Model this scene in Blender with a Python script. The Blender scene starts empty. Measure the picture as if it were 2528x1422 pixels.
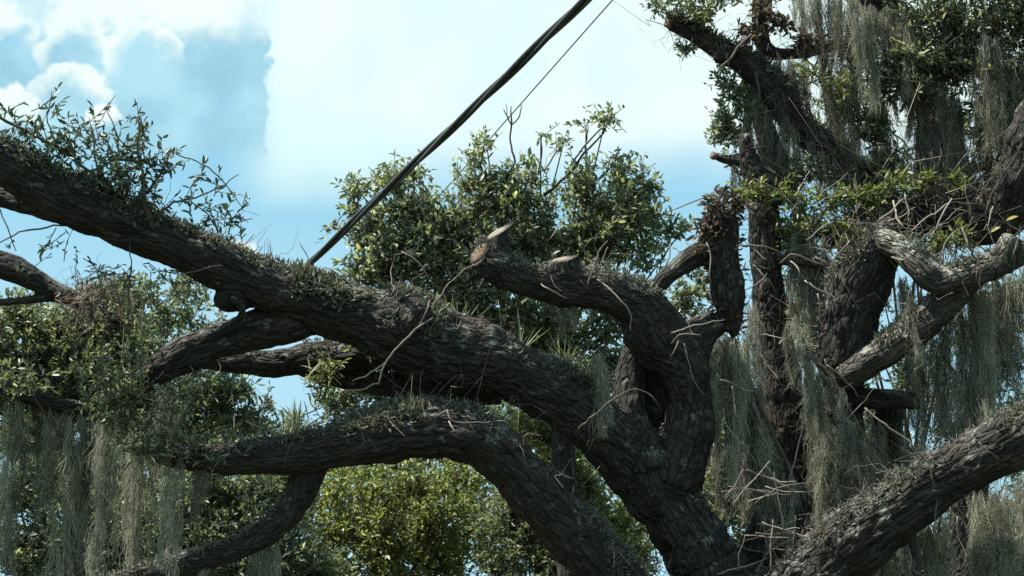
import bpy, math, random
import numpy as np
from mathutils import Vector, Matrix

random.seed(11)
rng = np.random.default_rng(11)
scene = bpy.context.scene
COL = scene.collection

# ------------------------------------------------------------------ camera
PITCH = math.radians(15.0)
FPX, CX, CY = 4887.0, 1264.0, 711.0          # focal length and centre, in photograph pixels
CAM = np.array((0.0, 0.0, 1.6))
cam = bpy.data.cameras.new('camera')
cam.sensor_width = 36.0
cam.lens = FPX / 2528.0 * 36.0
cam.clip_end = 3000.0
camo = bpy.data.objects.new('camera', cam)
COL.objects.link(camo)
camo.location = CAM
camo.rotation_euler = (math.radians(90) + PITCH, 0, 0)
scene.camera = camo

# ------------------------------------------------------------------ exposure
scene.view_settings.view_transform = 'Standard'
scene.view_settings.look = 'None'
scene.view_settings.exposure = 1.0
scene.view_settings.gamma = 1.0
scene.cycles.max_bounces = 5
scene.cycles.transparent_max_bounces = 4
scene.cycles.use_adaptive_sampling = True
scene.cycles.use_denoising = False

# ------------------------------------------------------------------ sun
TO_SUN = Vector((-0.50, -0.14, 0.85)).normalized()
SUN_EL = math.asin(TO_SUN.z)
sun = bpy.data.lights.new('sun', 'SUN')
sun.energy = 5.0
sun.angle = math.radians(0.55)
sun.color = (1.0, 0.96, 0.86)
suno = bpy.data.objects.new('sun', sun)
COL.objects.link(suno)
suno.rotation_euler = TO_SUN.to_track_quat('Z', 'Y').to_euler()
suno.location = (-20, 15, 40)

# ------------------------------------------------------------------ node helper
class NT:
    def __init__(self, tree):
        self.t = tree
        self.n = tree.nodes
        self.l = tree.links
    def node(self, kind, **kw):
        nd = self.n.new(kind)
        for k, v in kw.items():
            setattr(nd, k, v)
        return nd
    def put(self, sock, v):
        if isinstance(v, bpy.types.NodeSocket):
            self.l.new(v, sock)
        elif isinstance(v, (tuple, list)):
            v = tuple(v)
            if sock.type == 'RGBA' and len(v) == 3:
                v = v + (1.0,)
            sock.default_value = v
        else:
            sock.default_value = v
    def m(self, op, a, b=0.0, c=None):
        nd = self.node('ShaderNodeMath', operation=op)
        self.put(nd.inputs[0], a)
        self.put(nd.inputs[1], b)
        if c is not None:
            self.put(nd.inputs[2], c)
        return nd.outputs[0]
    def vm(self, op, a, b=(0, 0, 0)):
        nd = self.node('ShaderNodeVectorMath', operation=op)
        self.put(nd.inputs[0], a)
        if op == 'SCALE':
            self.put(nd.inputs['Scale'], b)
        else:
            self.put(nd.inputs[1], b)
        return nd.outputs['Value'] if op == 'DOT_PRODUCT' else nd.outputs[0]
    def ss(self, v, a, b, lo=0.0, hi=1.0):
        nd = self.node('ShaderNodeMapRange', interpolation_type='SMOOTHSTEP')
        self.put(nd.inputs['Value'], v)
        if a > b:
            a, b, lo, hi = b, a, hi, lo
        nd.inputs['From Min'].default_value = a
        nd.inputs['From Max'].default_value = b
        nd.inputs['To Min'].default_value = lo
        nd.inputs['To Max'].default_value = hi
        return nd.outputs['Result']
    def mix(self, f, a, b):
        nd = self.node('ShaderNodeMix', data_type='RGBA')
        self.put(nd.inputs['Factor'], f)
        self.put(nd.inputs['A'], a) if False else self.put(nd.inputs[6], a)
        self.put(nd.inputs[7], b)
        return nd.outputs[2]
    def noise(self, vec, scale, detail=4.0, rough=0.55):
        nd = self.node('ShaderNodeTexNoise')
        self.put(nd.inputs['Vector'], vec)
        nd.inputs['Scale'].default_value = scale
        nd.inputs['Detail'].default_value = detail
        nd.inputs['Roughness'].default_value = rough
        return nd.outputs['Fac']
    def voro(self, vec, scale, feature='F1'):
        nd = self.node('ShaderNodeTexVoronoi', feature=feature)
        self.put(nd.inputs['Vector'], vec)
        nd.inputs['Scale'].default_value = scale
        if feature == 'SMOOTH_F1':
            nd.inputs['Smoothness'].default_value = 0.35
        return nd.outputs['Distance']

# ------------------------------------------------------------------ world: clear sky with cumulus and a thin veil
world = bpy.data.worlds.new('World')
scene.world = world
world.use_nodes = True
wt = NT(world.node_tree)
wt.n.clear()
wout = wt.node('ShaderNodeOutputWorld')
bg = wt.node('ShaderNodeBackground')
WS = 0.0515
bg.inputs['Strength'].default_value = WS
wt.l.new(bg.outputs[0], wout.inputs[0])
sky = wt.node('ShaderNodeTexSky', sky_type='NISHITA')
sky.sun_disc = False
sky.sun_elevation = SUN_EL
sky.sun_rotation = math.atan2(TO_SUN.x, TO_SUN.y)
sky.air_density = 1.0
sky.dust_density = 1.0
sky.ozone_density = 1.6
tc = wt.node('ShaderNodeTexCoord')
D = tc.outputs['Generated']
# angular coordinates of a sky direction about a fixed heading (north, 15 degrees up)
fwd = (0.0, math.cos(PITCH), math.sin(PITCH))
upv = (0.0, -math.sin(PITCH), math.cos(PITCH))
den = wt.m('MAXIMUM', wt.vm('DOT_PRODUCT', D, fwd), 0.5)
X = wt.m('ADD', wt.m('MULTIPLY', wt.m('DIVIDE', wt.vm('DOT_PRODUCT', D, (1, 0, 0)), den), FPX), CX)
Y = wt.m('SUBTRACT', CY, wt.m('MULTIPLY', wt.m('DIVIDE', wt.vm('DOT_PRODUCT', D, upv), den), FPX))
def cen(v, amp):
    return wt.m('MULTIPLY', wt.m('SUBTRACT', v, 0.5), amp)
nz1 = wt.noise(D, 26.0, 4.0, 0.55)
nz2 = wt.noise(wt.vm('ADD', D, (3.1, 1.7, 5.2)), 26.0, 4.0, 0.55)
nzs = wt.noise(D, 9.0, 3.0, 0.5)
nzf = wt.noise(D, 70.0, 3.0, 0.6)
vor = wt.voro(D, 95.0)
vor2 = wt.voro(D, 210.0)
bump = wt.m('ADD', wt.m('MULTIPLY', vor, 26.0), wt.m('MULTIPLY', vor2, 16.0))
Xw = wt.m('ADD', X, wt.m('ADD', cen(nz1, 70.0), bump))
Yw = wt.m('ADD', Y, wt.m('ADD', cen(nz2, 70.0), bump))
k = 10.0
def C(r, g, b):
    return (r * k, g * k, b * k)
BLUE = wt.mix(0.72, sky.outputs[0], C(0.365, 0.80, 1.03))
WHITE = C(0.90, 1.02, 0.98)
VEIL = wt.mix(wt.ss(nzs, 0.35, 0.62), C(0.75, 0.98, 0.97), C(0.90, 1.04, 1.02))
SHADE = wt.mix(wt.ss(wt.m('ADD', wt.m('MULTIPLY', nz1, 0.6), wt.m('MULTIPLY', nzs, 0.4)), 0.40, 0.60), C(0.325, 0.62, 0.77), C(0.47, 0.79, 0.91))
# veil: a bright sheet, fading to blue lower down
yv = wt.m('ADD', Y, wt.m('ADD', cen(nzs, 330.0), cen(nz1, 60.0)))
veil = wt.ss(yv, 560.0, 280.0)
gate = wt.m('MAXIMUM', wt.ss(X, 520.0, 720.0), wt.ss(Y, 260.0, 90.0, 0.0, 0.5))
veil = wt.m('MULTIPLY', veil, gate)
low = wt.m('MULTIPLY', wt.ss(Y, 360.0, 760.0), 0.22)
c = wt.mix(wt.m('MAXIMUM', veil, low), BLUE, VEIL)
# the shaded flank of the large cumulus, ending in a sharp upright edge
dr = wt.m('SUBTRACT', 684.0, wt.m('ADD', X, wt.m('ADD', cen(nz1, 26.0), wt.m('MULTIPLY', bump, 0.9))))
big = wt.m('MULTIPLY', wt.ss(dr, -4.0, 10.0), wt.ss(Y, 430.0, 330.0))
big = wt.m('MULTIPLY', big, wt.ss(Yw, 70.0, 120.0))
c = wt.mix(big, c, SHADE)
# soft pale streaks crossing the shaded flank
st = wt.m('MULTIPLY', wt.ss(wt.noise(wt.vm('MULTIPLY', D, (14.0, 14.0, 26.0)), 1.0, 5.0, 0.6), 0.52, 0.75), wt.ss(X, 760.0, 560.0))
st = wt.m('MULTIPLY', st, wt.ss(Y, 420.0, 150.0))
c = wt.mix(wt.m('MULTIPLY', st, 0.55), c, VEIL)
# white crest along the top of the flank
crest = wt.m('MULTIPLY', wt.ss(Yw, 150.0, 70.0), wt.ss(X, 672.0, 640.0))
crest = wt.m('MULTIPLY', crest, wt.ss(wt.m('ADD', wt.m('MULTIPLY', nz2, 0.7), wt.m('MULTIPLY', nzf, 0.3)), 0.40, 0.56, 0.1, 1.0))
c = wt.mix(crest, c, WHITE)
def lobe(c, cx, cy, r, fill, rim_w, amt=1.0, squash=1.0):
    dx = wt.m('SUBTRACT', X, cx)
    dy = wt.m('MULTIPLY', wt.m('SUBTRACT', Y, cy), squash)
    d = wt.m('SQRT', wt.m('ADD', wt.m('MULTIPLY', dx, dx), wt.m('MULTIPLY', dy, dy)))
    d = wt.m('ADD', d, wt.m('ADD', cen(nz1, 70.0), wt.m('SUBTRACT', bump, 12.0)))
    inside = wt.ss(d, r + 3.0, r - 14.0)
    # rims are bright on the side of the sun: above
    topside = wt.ss(wt.m('ADD', wt.m('MULTIPLY', dy, 1.0), wt.m('MULTIPLY', dx, 0.25)), r * 0.35, -r * 0.25)
    body = wt.m('MULTIPLY', inside, wt.m('MULTIPLY', topside, amt))
    depth = wt.ss(wt.m('ADD', d, cen(nzf, 50.0)), r - rim_w * 1.6, r - rim_w * 0.35)
    col = wt.mix(wt.m('MULTIPLY', depth, wt.ss(nz2, 0.28, 0.52, 0.45, 1.0)), fill, WHITE)
    return wt.mix(body, c, col)
c = lobe(c, 30.0, 110.0, 95.0, BLUE, 40.0, 0.7)
c = lobe(c, 185.0, 140.0, 118.0, SHADE, 42.0, 0.9)
c = lobe(c, 350.0, 150.0, 120.0, SHADE, 40.0, 0.9)
c = lobe(c, 175.0, 265.0, 128.0, SHADE, 46.0)
c = lobe(c, 20.0, 300.0, 100.0, VEIL, 55.0)
c = lobe(c, 255.0, 300.0, 62.0, WHITE, 40.0)
c = lobe(c, 600.0, 640.0, 62.0, WHITE, 40.0, 0.95)
# the rest of the sky: the same broken cloud without end
gen = wt.noise(wt.vm('MULTIPLY', D, (2.0, 2.0, 4.5)), 1.3, 4.0, 0.55)
gcol = wt.mix(wt.ss(gen, 0.42, 0.56), BLUE, wt.mix(wt.ss(wt.noise(D, 5.0, 5.0), 0.38, 0.62), SHADE, VEIL))
ax = wt.m('SUBTRACT', X, 1264.0)
ay = wt.m('SUBTRACT', Y, 600.0)
far = wt.ss(wt.m('SQRT', wt.m('ADD', wt.m('MULTIPLY', ax, ax), wt.m('MULTIPLY', ay, ay))), 1700.0, 3200.0)
c = wt.mix(far, c, gcol)
wt.l.new(c, bg.inputs['Color'])

# ------------------------------------------------------------------ geometry helpers
SP, CP = math.sin(PITCH), math.cos(PITCH)
def P(x, y, d):
    a = (x - CX) / FPX * d
    b = -(y - CY) / FPX * d
    return CAM + np.array((a, d * CP - b * SP, d * SP + b * CP))
def PX(d):
    return d / FPX
def unit(v):
    return v / np.maximum(np.linalg.norm(v, axis=-1, keepdims=True), 1e-9)

_perm = np.random.default_rng(5).permutation(256)
_perm = np.concatenate([_perm, _perm, _perm])
_grad = unit(np.random.default_rng(6).normal(size=(256, 3)))
def pnoise(p):
    pi = np.floor(p).astype(np.int64)
    pf = p - pi
    pi &= 255
    u = pf * pf * pf * (pf * (pf * 6 - 15) + 10)
    out = 0.0
    for dx in (0, 1):
        wx = u[:, 0] if dx else 1 - u[:, 0]
        for dy in (0, 1):
            wy = u[:, 1] if dy else 1 - u[:, 1]
            for dz in (0, 1):
                wz = u[:, 2] if dz else 1 - u[:, 2]
                h = _perm[_perm[_perm[(pi[:, 0] + dx) & 255] + ((pi[:, 1] + dy) & 255)] + ((pi[:, 2] + dz) & 255)]
                g = _grad[h]
                out = out + wx * wy * wz * ((g[:, 0] * (pf[:, 0] - dx)) + (g[:, 1] * (pf[:, 1] - dy)) + (g[:, 2] * (pf[:, 2] - dz)))
    return out * 1.6

def make_mesh(name, V, F, rnd=None, vec=None, smooth=True, mat=None):
    """V (n,3); F (m,k) or a list of such arrays"""
    me = bpy.data.meshes.new(name)
    if not isinstance(F, list):
        F = [F]
    F = [np.asarray(f, dtype=np.int32) for f in F if len(f)]
    V = np.ascontiguousarray(V, dtype=np.float32)
    me.vertices.add(len(V))
    me.vertices.foreach_set('co', V.ravel())
    li = np.concatenate([f.ravel() for f in F])
    tot = np.concatenate([np.full(len(f), f.shape[1], dtype=np.int32) for f in F])
    st_ = np.concatenate([[0], np.cumsum(tot)[:-1]]).astype(np.int32)
    me.loops.add(len(li))
    me.loops.foreach_set('vertex_index', li)
    me.polygons.add(len(tot))
    me.polygons.foreach_set('loop_start', st_)
    if smooth:
        me.polygons.foreach_set('use_smooth', np.ones(len(tot), dtype=bool))
    me.update(calc_edges=True)
    if rnd is not None:
        a = me.attributes.new('rnd', 'FLOAT', 'POINT')
        a.data.foreach_set('value', np.ascontiguousarray(rnd, dtype=np.float32))
    if vec is not None:
        a = me.attributes.new('bark', 'FLOAT_VECTOR', 'POINT')
        a.data.foreach_set('vector', np.ascontiguousarray(vec, dtype=np.float32).ravel())
    if mat:
        me.materials.append(mat)
    return me

def add(name, me, parent=None, kind=None, label=None, cat=None, group=None):
    o = bpy.data.objects.new(name, me)
    COL.objects.link(o)
    if parent is not None:
        o.parent = parent
        if parent.type == 'EMPTY':      # parts are modelled in world space
            o.matrix_parent_inverse = Matrix.Translation(-parent.location)
    if kind: o['kind'] = kind
    if label: o['label'] = label
    if cat: o['category'] = cat
    if group: o['group'] = group
    return o

def thing(name, loc, label, cat, group=None):
    o = add(name, None, None, None, label, cat, group)
    o.location = Vector(loc)
    o.empty_display_size = 0.2
    return o

def smooth_path(pts, step=0.03):
    """Catmull-Rom through rows of (x,y,z,r)"""
    p = np.asarray(pts, float)
    p = np.vstack([2 * p[0] - p[1], p, 2 * p[-1] - p[-2]])
    out = []
    for i in range(1, len(p) - 2):
        n = max(2, int(np.linalg.norm(p[i + 1, :3] - p[i, :3]) / step))
        t = np.linspace(0, 1, n, endpoint=False)[:, None]
        a, b, c_, d = p[i - 1], p[i], p[i + 1], p[i + 2]
        out.append(0.5 * ((2 * b) + (-a + c_) * t + (2 * a - 5 * b + 4 * c_ - d) * t ** 2 + (-a + 3 * b - 3 * c_ + d) * t ** 3))
    out.append(p[-2][None])
    q = np.vstack(out)
    q[:, 3] = np.maximum(q[:, 3], 0.003)
    return q

def frames(pts):
    """parallel-transport frames along a polyline"""
    t = unit(np.gradient(pts, axis=0))
    n = np.zeros_like(t)
    ref = np.array((0.0, 0.0, 1.0)) if abs(t[0, 2]) < 0.9 else np.array((1.0, 0.0, 0.0))
    n[0] = unit(np.cross(t[0], ref))
    for i in range(1, len(t)):
        v = n[i - 1] - t[i] * np.dot(n[i - 1], t[i])
        n[i] = v / max(np.linalg.norm(v), 1e-9)
    return t, n, np.cross(t, n)

def tube(q, sides=14, cap=True):
    pts, r = q[:, :3], q[:, 3]
    t, n, b = frames(pts)
    a = np.linspace(0, 2 * math.pi, sides, endpoint=False)
    ring = (n[:, None, :] * np.cos(a)[None, :, None] + b[:, None, :] * np.sin(a)[None, :, None])
    V = (pts[:, None, :] + ring * r[:, None, None]).reshape(-1, 3)
    m = len(pts)
    i = np.arange(m - 1)[:, None] * sides
    j = np.arange(sides)[None, :]
    j2 = (j + 1) % sides
    F = np.stack([i + j, i + j2, i + sides + j2, i + sides + j], -1).reshape(-1, 4)
    T = np.zeros((0, 3), int)
    if cap:
        V = np.vstack([V, pts[0], pts[-1]])
        c0, c1 = m * sides, m * sides + 1
        jj = np.arange(sides)
        T = np.vstack([np.stack([np.full(sides, c0), (jj + 1) % sides, jj], -1),
                       np.stack([np.full(sides, c1), (m - 1) * sides + jj, (m - 1) * sides + (jj + 1) % sides], -1)])
    return V, F, T

class Geo:
    """collects pieces into one mesh"""
    def __init__(self):
        self.V, self.F4, self.F3, self.R, self.n = [], [], [], [], 0
    def put(self, V, F4=None, F3=None, rnd=None):
        self.V.append(V)
        if F4 is not None and len(F4): self.F4.append(F4 + self.n)
        if F3 is not None and len(F3): self.F3.append(F3 + self.n)
        self.R.append(np.broadcast_to(0.5 if rnd is None else rnd, (len(V),)).astype(np.float32))
        self.n += len(V)
    def mesh(self, name, mat, smooth=True):
        F = []
        if self.F4: F.append(np.vstack(self.F4))
        if self.F3: F.append(np.vstack(self.F3))
        return make_mesh(name, np.vstack(self.V), F, rnd=np.concatenate(self.R), mat=mat, smooth=smooth)

def tubes(PTS, RAD, sides=3):
    """many thin tubes at once: PTS (T,K,3), RAD (T,K)"""
    T, K, _ = PTS.shape
    t = unit(np.gradient(PTS, axis=1))
    ref = unit(rng.normal(size=(T, 1, 3)))
    n = unit(np.cross(t, np.broadcast_to(ref, t.shape)))
    b = np.cross(t, n)
    a = np.linspace(0, 2 * math.pi, sides, endpoint=False)
    V = PTS[:, :, None, :] + (n[:, :, None, :] * np.cos(a)[None, None, :, None] + b[:, :, None, :] * np.sin(a)[None, None, :, None]) * RAD[:, :, None, None]
    base = (np.arange(T) * K * sides)[:, None, None]
    i = (np.arange(K - 1) * sides)[None, :, None]
    j = np.arange(sides)[None, None, :]
    j2 = (j + 1) % sides
    F = np.stack([base + i + j, base + i + j2, base + i + sides + j2, base + i + sides + j], -1).reshape(-1, 4)
    return V.reshape(-1, 3), F

def ribbons(PTS, W, side):
    """PTS (T,K,3), W (T,K), side (T,3)"""
    T, K, _ = PTS.shape
    s = side[:, None, :] * W[:, :, None] * 0.5
    V = np.stack([PTS - s, PTS + s], 2).reshape(-1, 3)
    base = (np.arange(T) * K * 2)[:, None]
    i = (np.arange(K - 1) * 2)[None, :]
    F = np.stack([base + i, base + i + 1, base + i + 3, base + i + 2], -1).reshape(-1, 4)
    return V, F

LEAF_V = np.array([(0, 0, 0), (-.42, .28, .07), (-.40, .68, .05), (0, 1, -.10), (.40, .68, .05), (.42, .28, .07)])
LEAF_F = np.array([(0, 3, 2, 1), (0, 5, 4, 3)])
def leaf_frames(axis, nrm):
    y = unit(axis)
    z = unit(nrm - y * np.sum(nrm * y, -1, keepdims=True))
    x = np.cross(y, z)
    return x, y, z
LEAF2_V = np.array([(0, 0, 0), (-.5, .55, .08), (0, 1, -.06), (.5, .55, .08)])
LEAF2_F = np.array([(0, 2, 1), (0, 3, 2)])
def leaves2(pos, axis, nrm, ln, wd):
    x, y, z = leaf_frames(axis, nrm)
    N = len(pos)
    v = LEAF2_V[None]
    V = pos[:, None, :] + x[:, None, :] * v[..., 0:1] * wd[:, None, None] + (y[:, None, :] * v[..., 1:2] + z[:, None, :] * v[..., 2:3]) * ln[:, None, None]
    F = (LEAF2_F[None] + (np.arange(N) * 4)[:, None, None]).reshape(-1, 3)
    return V.reshape(-1, 3), F
def leaves(pos, axis, nrm, ln, wd):
    x, y, z = leaf_frames(axis, nrm)
    N = len(pos)
    v = LEAF_V[None]
    V = pos[:, None, :] + x[:, None, :] * v[..., 0:1] * wd[:, None, None] + (y[:, None, :] * v[..., 1:2] + z[:, None, :] * v[..., 2:3]) * ln[:, None, None]
    F = (LEAF_F[None] + (np.arange(N) * 6)[:, None, None]).reshape(-1, 4)
    return V.reshape(-1, 3), F

# ------------------------------------------------------------------ materials
def new_mat(name):
    mt = bpy.data.materials.new(name)
    mt.use_nodes = True
    t = NT(mt.node_tree)
    t.n.clear()
    out = t.node('ShaderNodeOutputMaterial')
    return mt, t, out
def attr(t, name, out='Fac'):
    a = t.node('ShaderNodeAttribute', attribute_name=name)
    return a.outputs[out]

def bark_mat(name, dark, mid, lichen, lichen_amt, scale=1.0):
    mt, t, out = new_mat(name)
    bs = t.node('ShaderNodeBsdfPrincipled')
    v = attr(t, 'bark', 'Vector')
    geo = t.node('ShaderNodeNewGeometry')
    pos = geo.outputs['Position']
    vs = t.vm('MULTIPLY', v, (1.0, 1.0, 0.27))
    furrow = t.noise(vs, 34.0 * scale, 5.0, 0.6)
    vo = t.voro(t.vm('ADD', vs, t.vm('SCALE', t.node('ShaderNodeTexNoise').outputs['Color'], 0.02)), 30.0 * scale, 'DISTANCE_TO_EDGE')
    blot = t.noise(pos, 3.2, 4.0, 0.6)
    blot2 = t.noise(t.vm('MULTIPLY', v, (1.0, 1.0, 0.18)), 24.0, 4.0, 0.6)
    col = t.mix(t.ss(blot2, 0.3, 0.7), dark, mid)
    col = t.mix(t.ss(blot, 0.55, 0.75), col, (mid[0] * 1.25, mid[1] * 1.02, mid[2] * 0.85))
    # crusts of pale lichen, and more of them where rain and light reach the upper side
    up = t.node('ShaderNodeSeparateXYZ')
    t.l.new(geo.outputs['Normal'], up.inputs[0])
    lic = t.m('ADD', t.noise(pos, 7.0, 6.0, 0.74), t.m('MULTIPLY', up.outputs['Z'], 0.09))
    lm = t.m('MULTIPLY', t.ss(lic, 0.62 - lichen_amt, 0.70 - lichen_amt), 0.8)
    col = t.mix(lm, col, lichen)
    t.put(bs.inputs['Base Color'], col)
    bs.inputs['Roughness'].default_value = 0.9
    bs.inputs['Specular IOR Level'].default_value = 0.2
    h = t.m('ADD', t.m('MULTIPLY', furrow, 1.0), t.m('MULTIPLY', t.ss(vo, 0.0, 0.22), 0.9))
    h = t.m('ADD', h, t.m('MULTIPLY', t.noise(t.vm('MULTIPLY', v, (1.0, 1.0, 0.3)), 120.0, 3.0), 0.22))
    bp = t.node('ShaderNodeBump')
    bp.inputs['Strength'].default_value = 1.0
    bp.inputs['Distance'].default_value = 0.03
    t.put(bp.inputs['Height'], h)
    t.l.new(bp.outputs[0], bs.inputs['Normal'])
    t.l.new(bs.outputs[0], out.inputs[0])
    return mt

def leaf_mat(name, c1, c2, c3, trans=0.35, rough=0.42, spec=0.6, under=0.5, pale=(0.24, 0.26, 0.20)):
    """two hues and a pale sun-fleck tone spread over the leaves; thin, so some light passes through"""
    mt, t, out = new_mat(name)
    r = attr(t, 'rnd')
    oi = t.node('ShaderNodeObjectInfo')
    r = t.m('FRACT', t.m('ADD', r, t.m('MULTIPLY', oi.outputs['Random'], 0.999)))
    col = t.mix(t.ss(r, 0.0, 0.55), c1, c2)
    col = t.mix(t.ss(r, 0.70, 1.0), col, c3)  # c3 paints a share of the leaves pale, imitating sunlit glints
    bs = t.node('ShaderNodeBsdfPrincipled')
    geo = t.node('ShaderNodeNewGeometry')       # the underside is paler than the glossy upper side
    t.put(bs.inputs['Base Color'], t.mix(t.m('MULTIPLY', geo.outputs['Backfacing'], under), col, pale))
    bs.inputs['Roughness'].default_value = rough
    bs.inputs['Specular IOR Level'].default_value = spec
    tr = t.node('ShaderNodeBsdfTranslucent')
    t.put(tr.inputs['Color'], t.vm('MULTIPLY', col, (1.6, 1.65, 0.85)))
    mx = t.node('ShaderNodeMixShader')
    mx.inputs[0].default_value = trans
    t.l.new(bs.outputs[0], mx.inputs[1])
    t.l.new(tr.outputs[0], mx.inputs[2])
    t.l.new(mx.outputs[0], out.inputs[0])
    return mt

def plain_mat(name, c1, c2, rough=0.85, trans=0.0, scale=30.0, spec=0.2):
    mt, t, out = new_mat(name)
    geo = t.node('ShaderNodeNewGeometry')
    f = t.noise(geo.outputs['Position'], scale, 4.0, 0.6)
    r = attr(t, 'rnd')
    f = t.m('ADD', t.m('MULTIPLY', f, 0.5), t.m('MULTIPLY', r, 0.5))
    col = t.mix(t.ss(f, 0.3, 0.7), c1, c2)
    bs = t.node('ShaderNodeBsdfPrincipled')
    t.put(bs.inputs['Base Color'], col)
    bs.inputs['Roughness'].default_value = rough
    bs.inputs['Specular IOR Level'].default_value = spec
    if trans > 0:
        tr = t.node('ShaderNodeBsdfTranslucent')
        t.put(tr.inputs['Color'], col)
        mx = t.node('ShaderNodeMixShader')
        mx.inputs[0].default_value = trans
        t.l.new(bs.outputs[0], mx.inputs[1])
        t.l.new(tr.outputs[0], mx.inputs[2])
        t.l.new(mx.outputs[0], out.inputs[0])
    else:
        t.l.new(bs.outputs[0], out.inputs[0])
    return mt

M_BARK = bark_mat('oak_bark', (0.025, 0.0225, 0.020), (0.064, 0.058, 0.051), (0.20, 0.21, 0.185), 0.055)
M_BARK_PALE = bark_mat('lichened_bark', (0.05, 0.046, 0.04), (0.12, 0.112, 0.096), (0.34, 0.345, 0.29), 0.085)
M_BARK_BACK = bark_mat('back_oak_bark', (0.024, 0.022, 0.020), (0.068, 0.062, 0.055), (0.20, 0.21, 0.18), 0.05)
M_TWIG = plain_mat('dry_twig', (0.11, 0.09, 0.075), (0.32, 0.27, 0.23))
M_TWIG_DARK = plain_mat('live_twig', (0.05, 0.04, 0.032), (0.12, 0.10, 0.08))
M_OAK_LEAF = leaf_mat('oak_leaf', (0.064, 0.090, 0.060), (0.122, 0.147, 0.096), (0.34, 0.35, 0.26), 0.42, 0.42)
M_SILHOUETTE_LEAF = leaf_mat('silhouette_shoot_leaf', (0.024, 0.045, 0.028), (0.050, 0.075, 0.045), (0.11, 0.12, 0.075), 0.25, 0.40, 0.6, 0.2)  # leaf colour darkened to stand in for a backlit silhouette
M_MID_LEAF = leaf_mat('broad_leaf', (0.080, 0.108, 0.070), (0.150, 0.175, 0.115), (0.40, 0.405, 0.31), 0.46, 0.42)
M_FAR_LEAF = leaf_mat('far_leaf', (0.070, 0.097, 0.064), (0.135, 0.160, 0.107), (0.37, 0.375, 0.28), 0.42, 0.44)
M_YEL_LEAF = leaf_mat('yellow_green_leaf', (0.075, 0.108, 0.030), (0.145, 0.170, 0.052), (0.34, 0.34, 0.17), 0.42, 0.42, 0.6, 0.3)
M_DEAD_LEAF = leaf_mat('dead_leaf', (0.042, 0.030, 0.027), (0.095, 0.070, 0.060), (0.26, 0.21, 0.17), 0.25, 0.6, 0.3, 0.3, (0.2, 0.15, 0.11))
M_TAN_LEAF = leaf_mat('tan_leaf', (0.42, 0.32, 0.12), (0.50, 0.38, 0.17), (0.55, 0.42, 0.20), 0.4)
M_FERN = leaf_mat('dry_fern', (0.050, 0.050, 0.044), (0.12, 0.122, 0.108), (0.20, 0.205, 0.18), 0.2, 0.7, 0.3)
M_MOSS = plain_mat('spanish_moss', (0.125, 0.127, 0.096), (0.40, 0.40, 0.31), 0.95, 0.45, 6.0, 0.1)
M_CUT = None
def cut_mat():
    mt, t, out = new_mat('sawn_wood')
    tcx = t.node('ShaderNodeTexCoord')
    wv = t.node('ShaderNodeTexWave', wave_type='RINGS', rings_direction='Z')
    t.l.new(tcx.outputs['Object'], wv.inputs['Vector'])
    wv.inputs['Scale'].default_value = 38.0
    wv.inputs['Distortion'].default_value = 3.0
    f = t.m('ADD', t.m('MULTIPLY', wv.outputs['Fac'], 0.35), t.m('MULTIPLY', t.noise(tcx.outputs['Object'], 20.0), 0.65))
    bs = t.node('ShaderNodeBsdfPrincipled')
    t.put(bs.inputs['Base Color'], t.mix(f, (0.10, 0.078, 0.056), (0.27, 0.225, 0.165)))
    bs.inputs['Roughness'].default_value = 0.85
    t.l.new(bs.outputs[0], out.inputs[0])
    return mt
M_CUT = cut_mat()
M_CUT_DARK = plain_mat('weathered_cut', (0.085, 0.052, 0.038), (0.17, 0.125, 0.09), 0.9)
M_CABLE = plain_mat('cable_sheath', (0.022, 0.025, 0.026), (0.040, 0.044, 0.045), 0.55, 0.0, 12.0, 0.4)
M_MESSENGER = plain_mat('messenger_wire', (0.055, 0.060, 0.062), (0.10, 0.105, 0.105), 0.5, 0.0, 30.0, 0.4)
M_GROUND = plain_mat('lawn', (0.030, 0.038, 0.018), (0.060, 0.062, 0.032), 0.95, 0.0, 1.5)  # leaf-litter tones, darkened in place of canopy shade to cut bounce light

# ------------------------------------------------------------------ ground
gv = []
gn = 40
gx = np.linspace(-1, 1, gn + 1)
gx = np.sign(gx) * np.abs(gx) ** 2.2 * 900
GX, GY = np.meshgrid(gx, gx + 15, indexing='ij')
gz = pnoise(np.stack([GX.ravel() * 0.05, GY.ravel() * 0.05, np.zeros(GX.size)], -1)) * 0.08 - 0.02
gvv = np.stack([GX.ravel(), GY.ravel(), gz], -1)
ii, jj = np.meshgrid(np.arange(gn), np.arange(gn), indexing='ij')
g0 = (ii * (gn + 1) + jj).ravel()
gf = np.stack([g0, g0 + gn + 1, g0 + gn + 2, g0 + 1], -1)
add('ground', make_mesh('ground', gvv, gf, mat=M_GROUND, rnd=np.full(len(gvv), .5)), kind='structure', label='shady grass and leaf litter under the trees', cat='ground')

# ------------------------------------------------------------------ wood: limbs fused into one skin, then parted limb by limb
def W(pt):
    """(x, y, depth, radius in pixels) or ('w', x, y, z, radius in metres)"""
    if pt[0] == 'w':
        return list(pt[1:])
    x, y, d, r = pt
    return list(P(x, y, d)) + [r * PX(d)]

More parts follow.
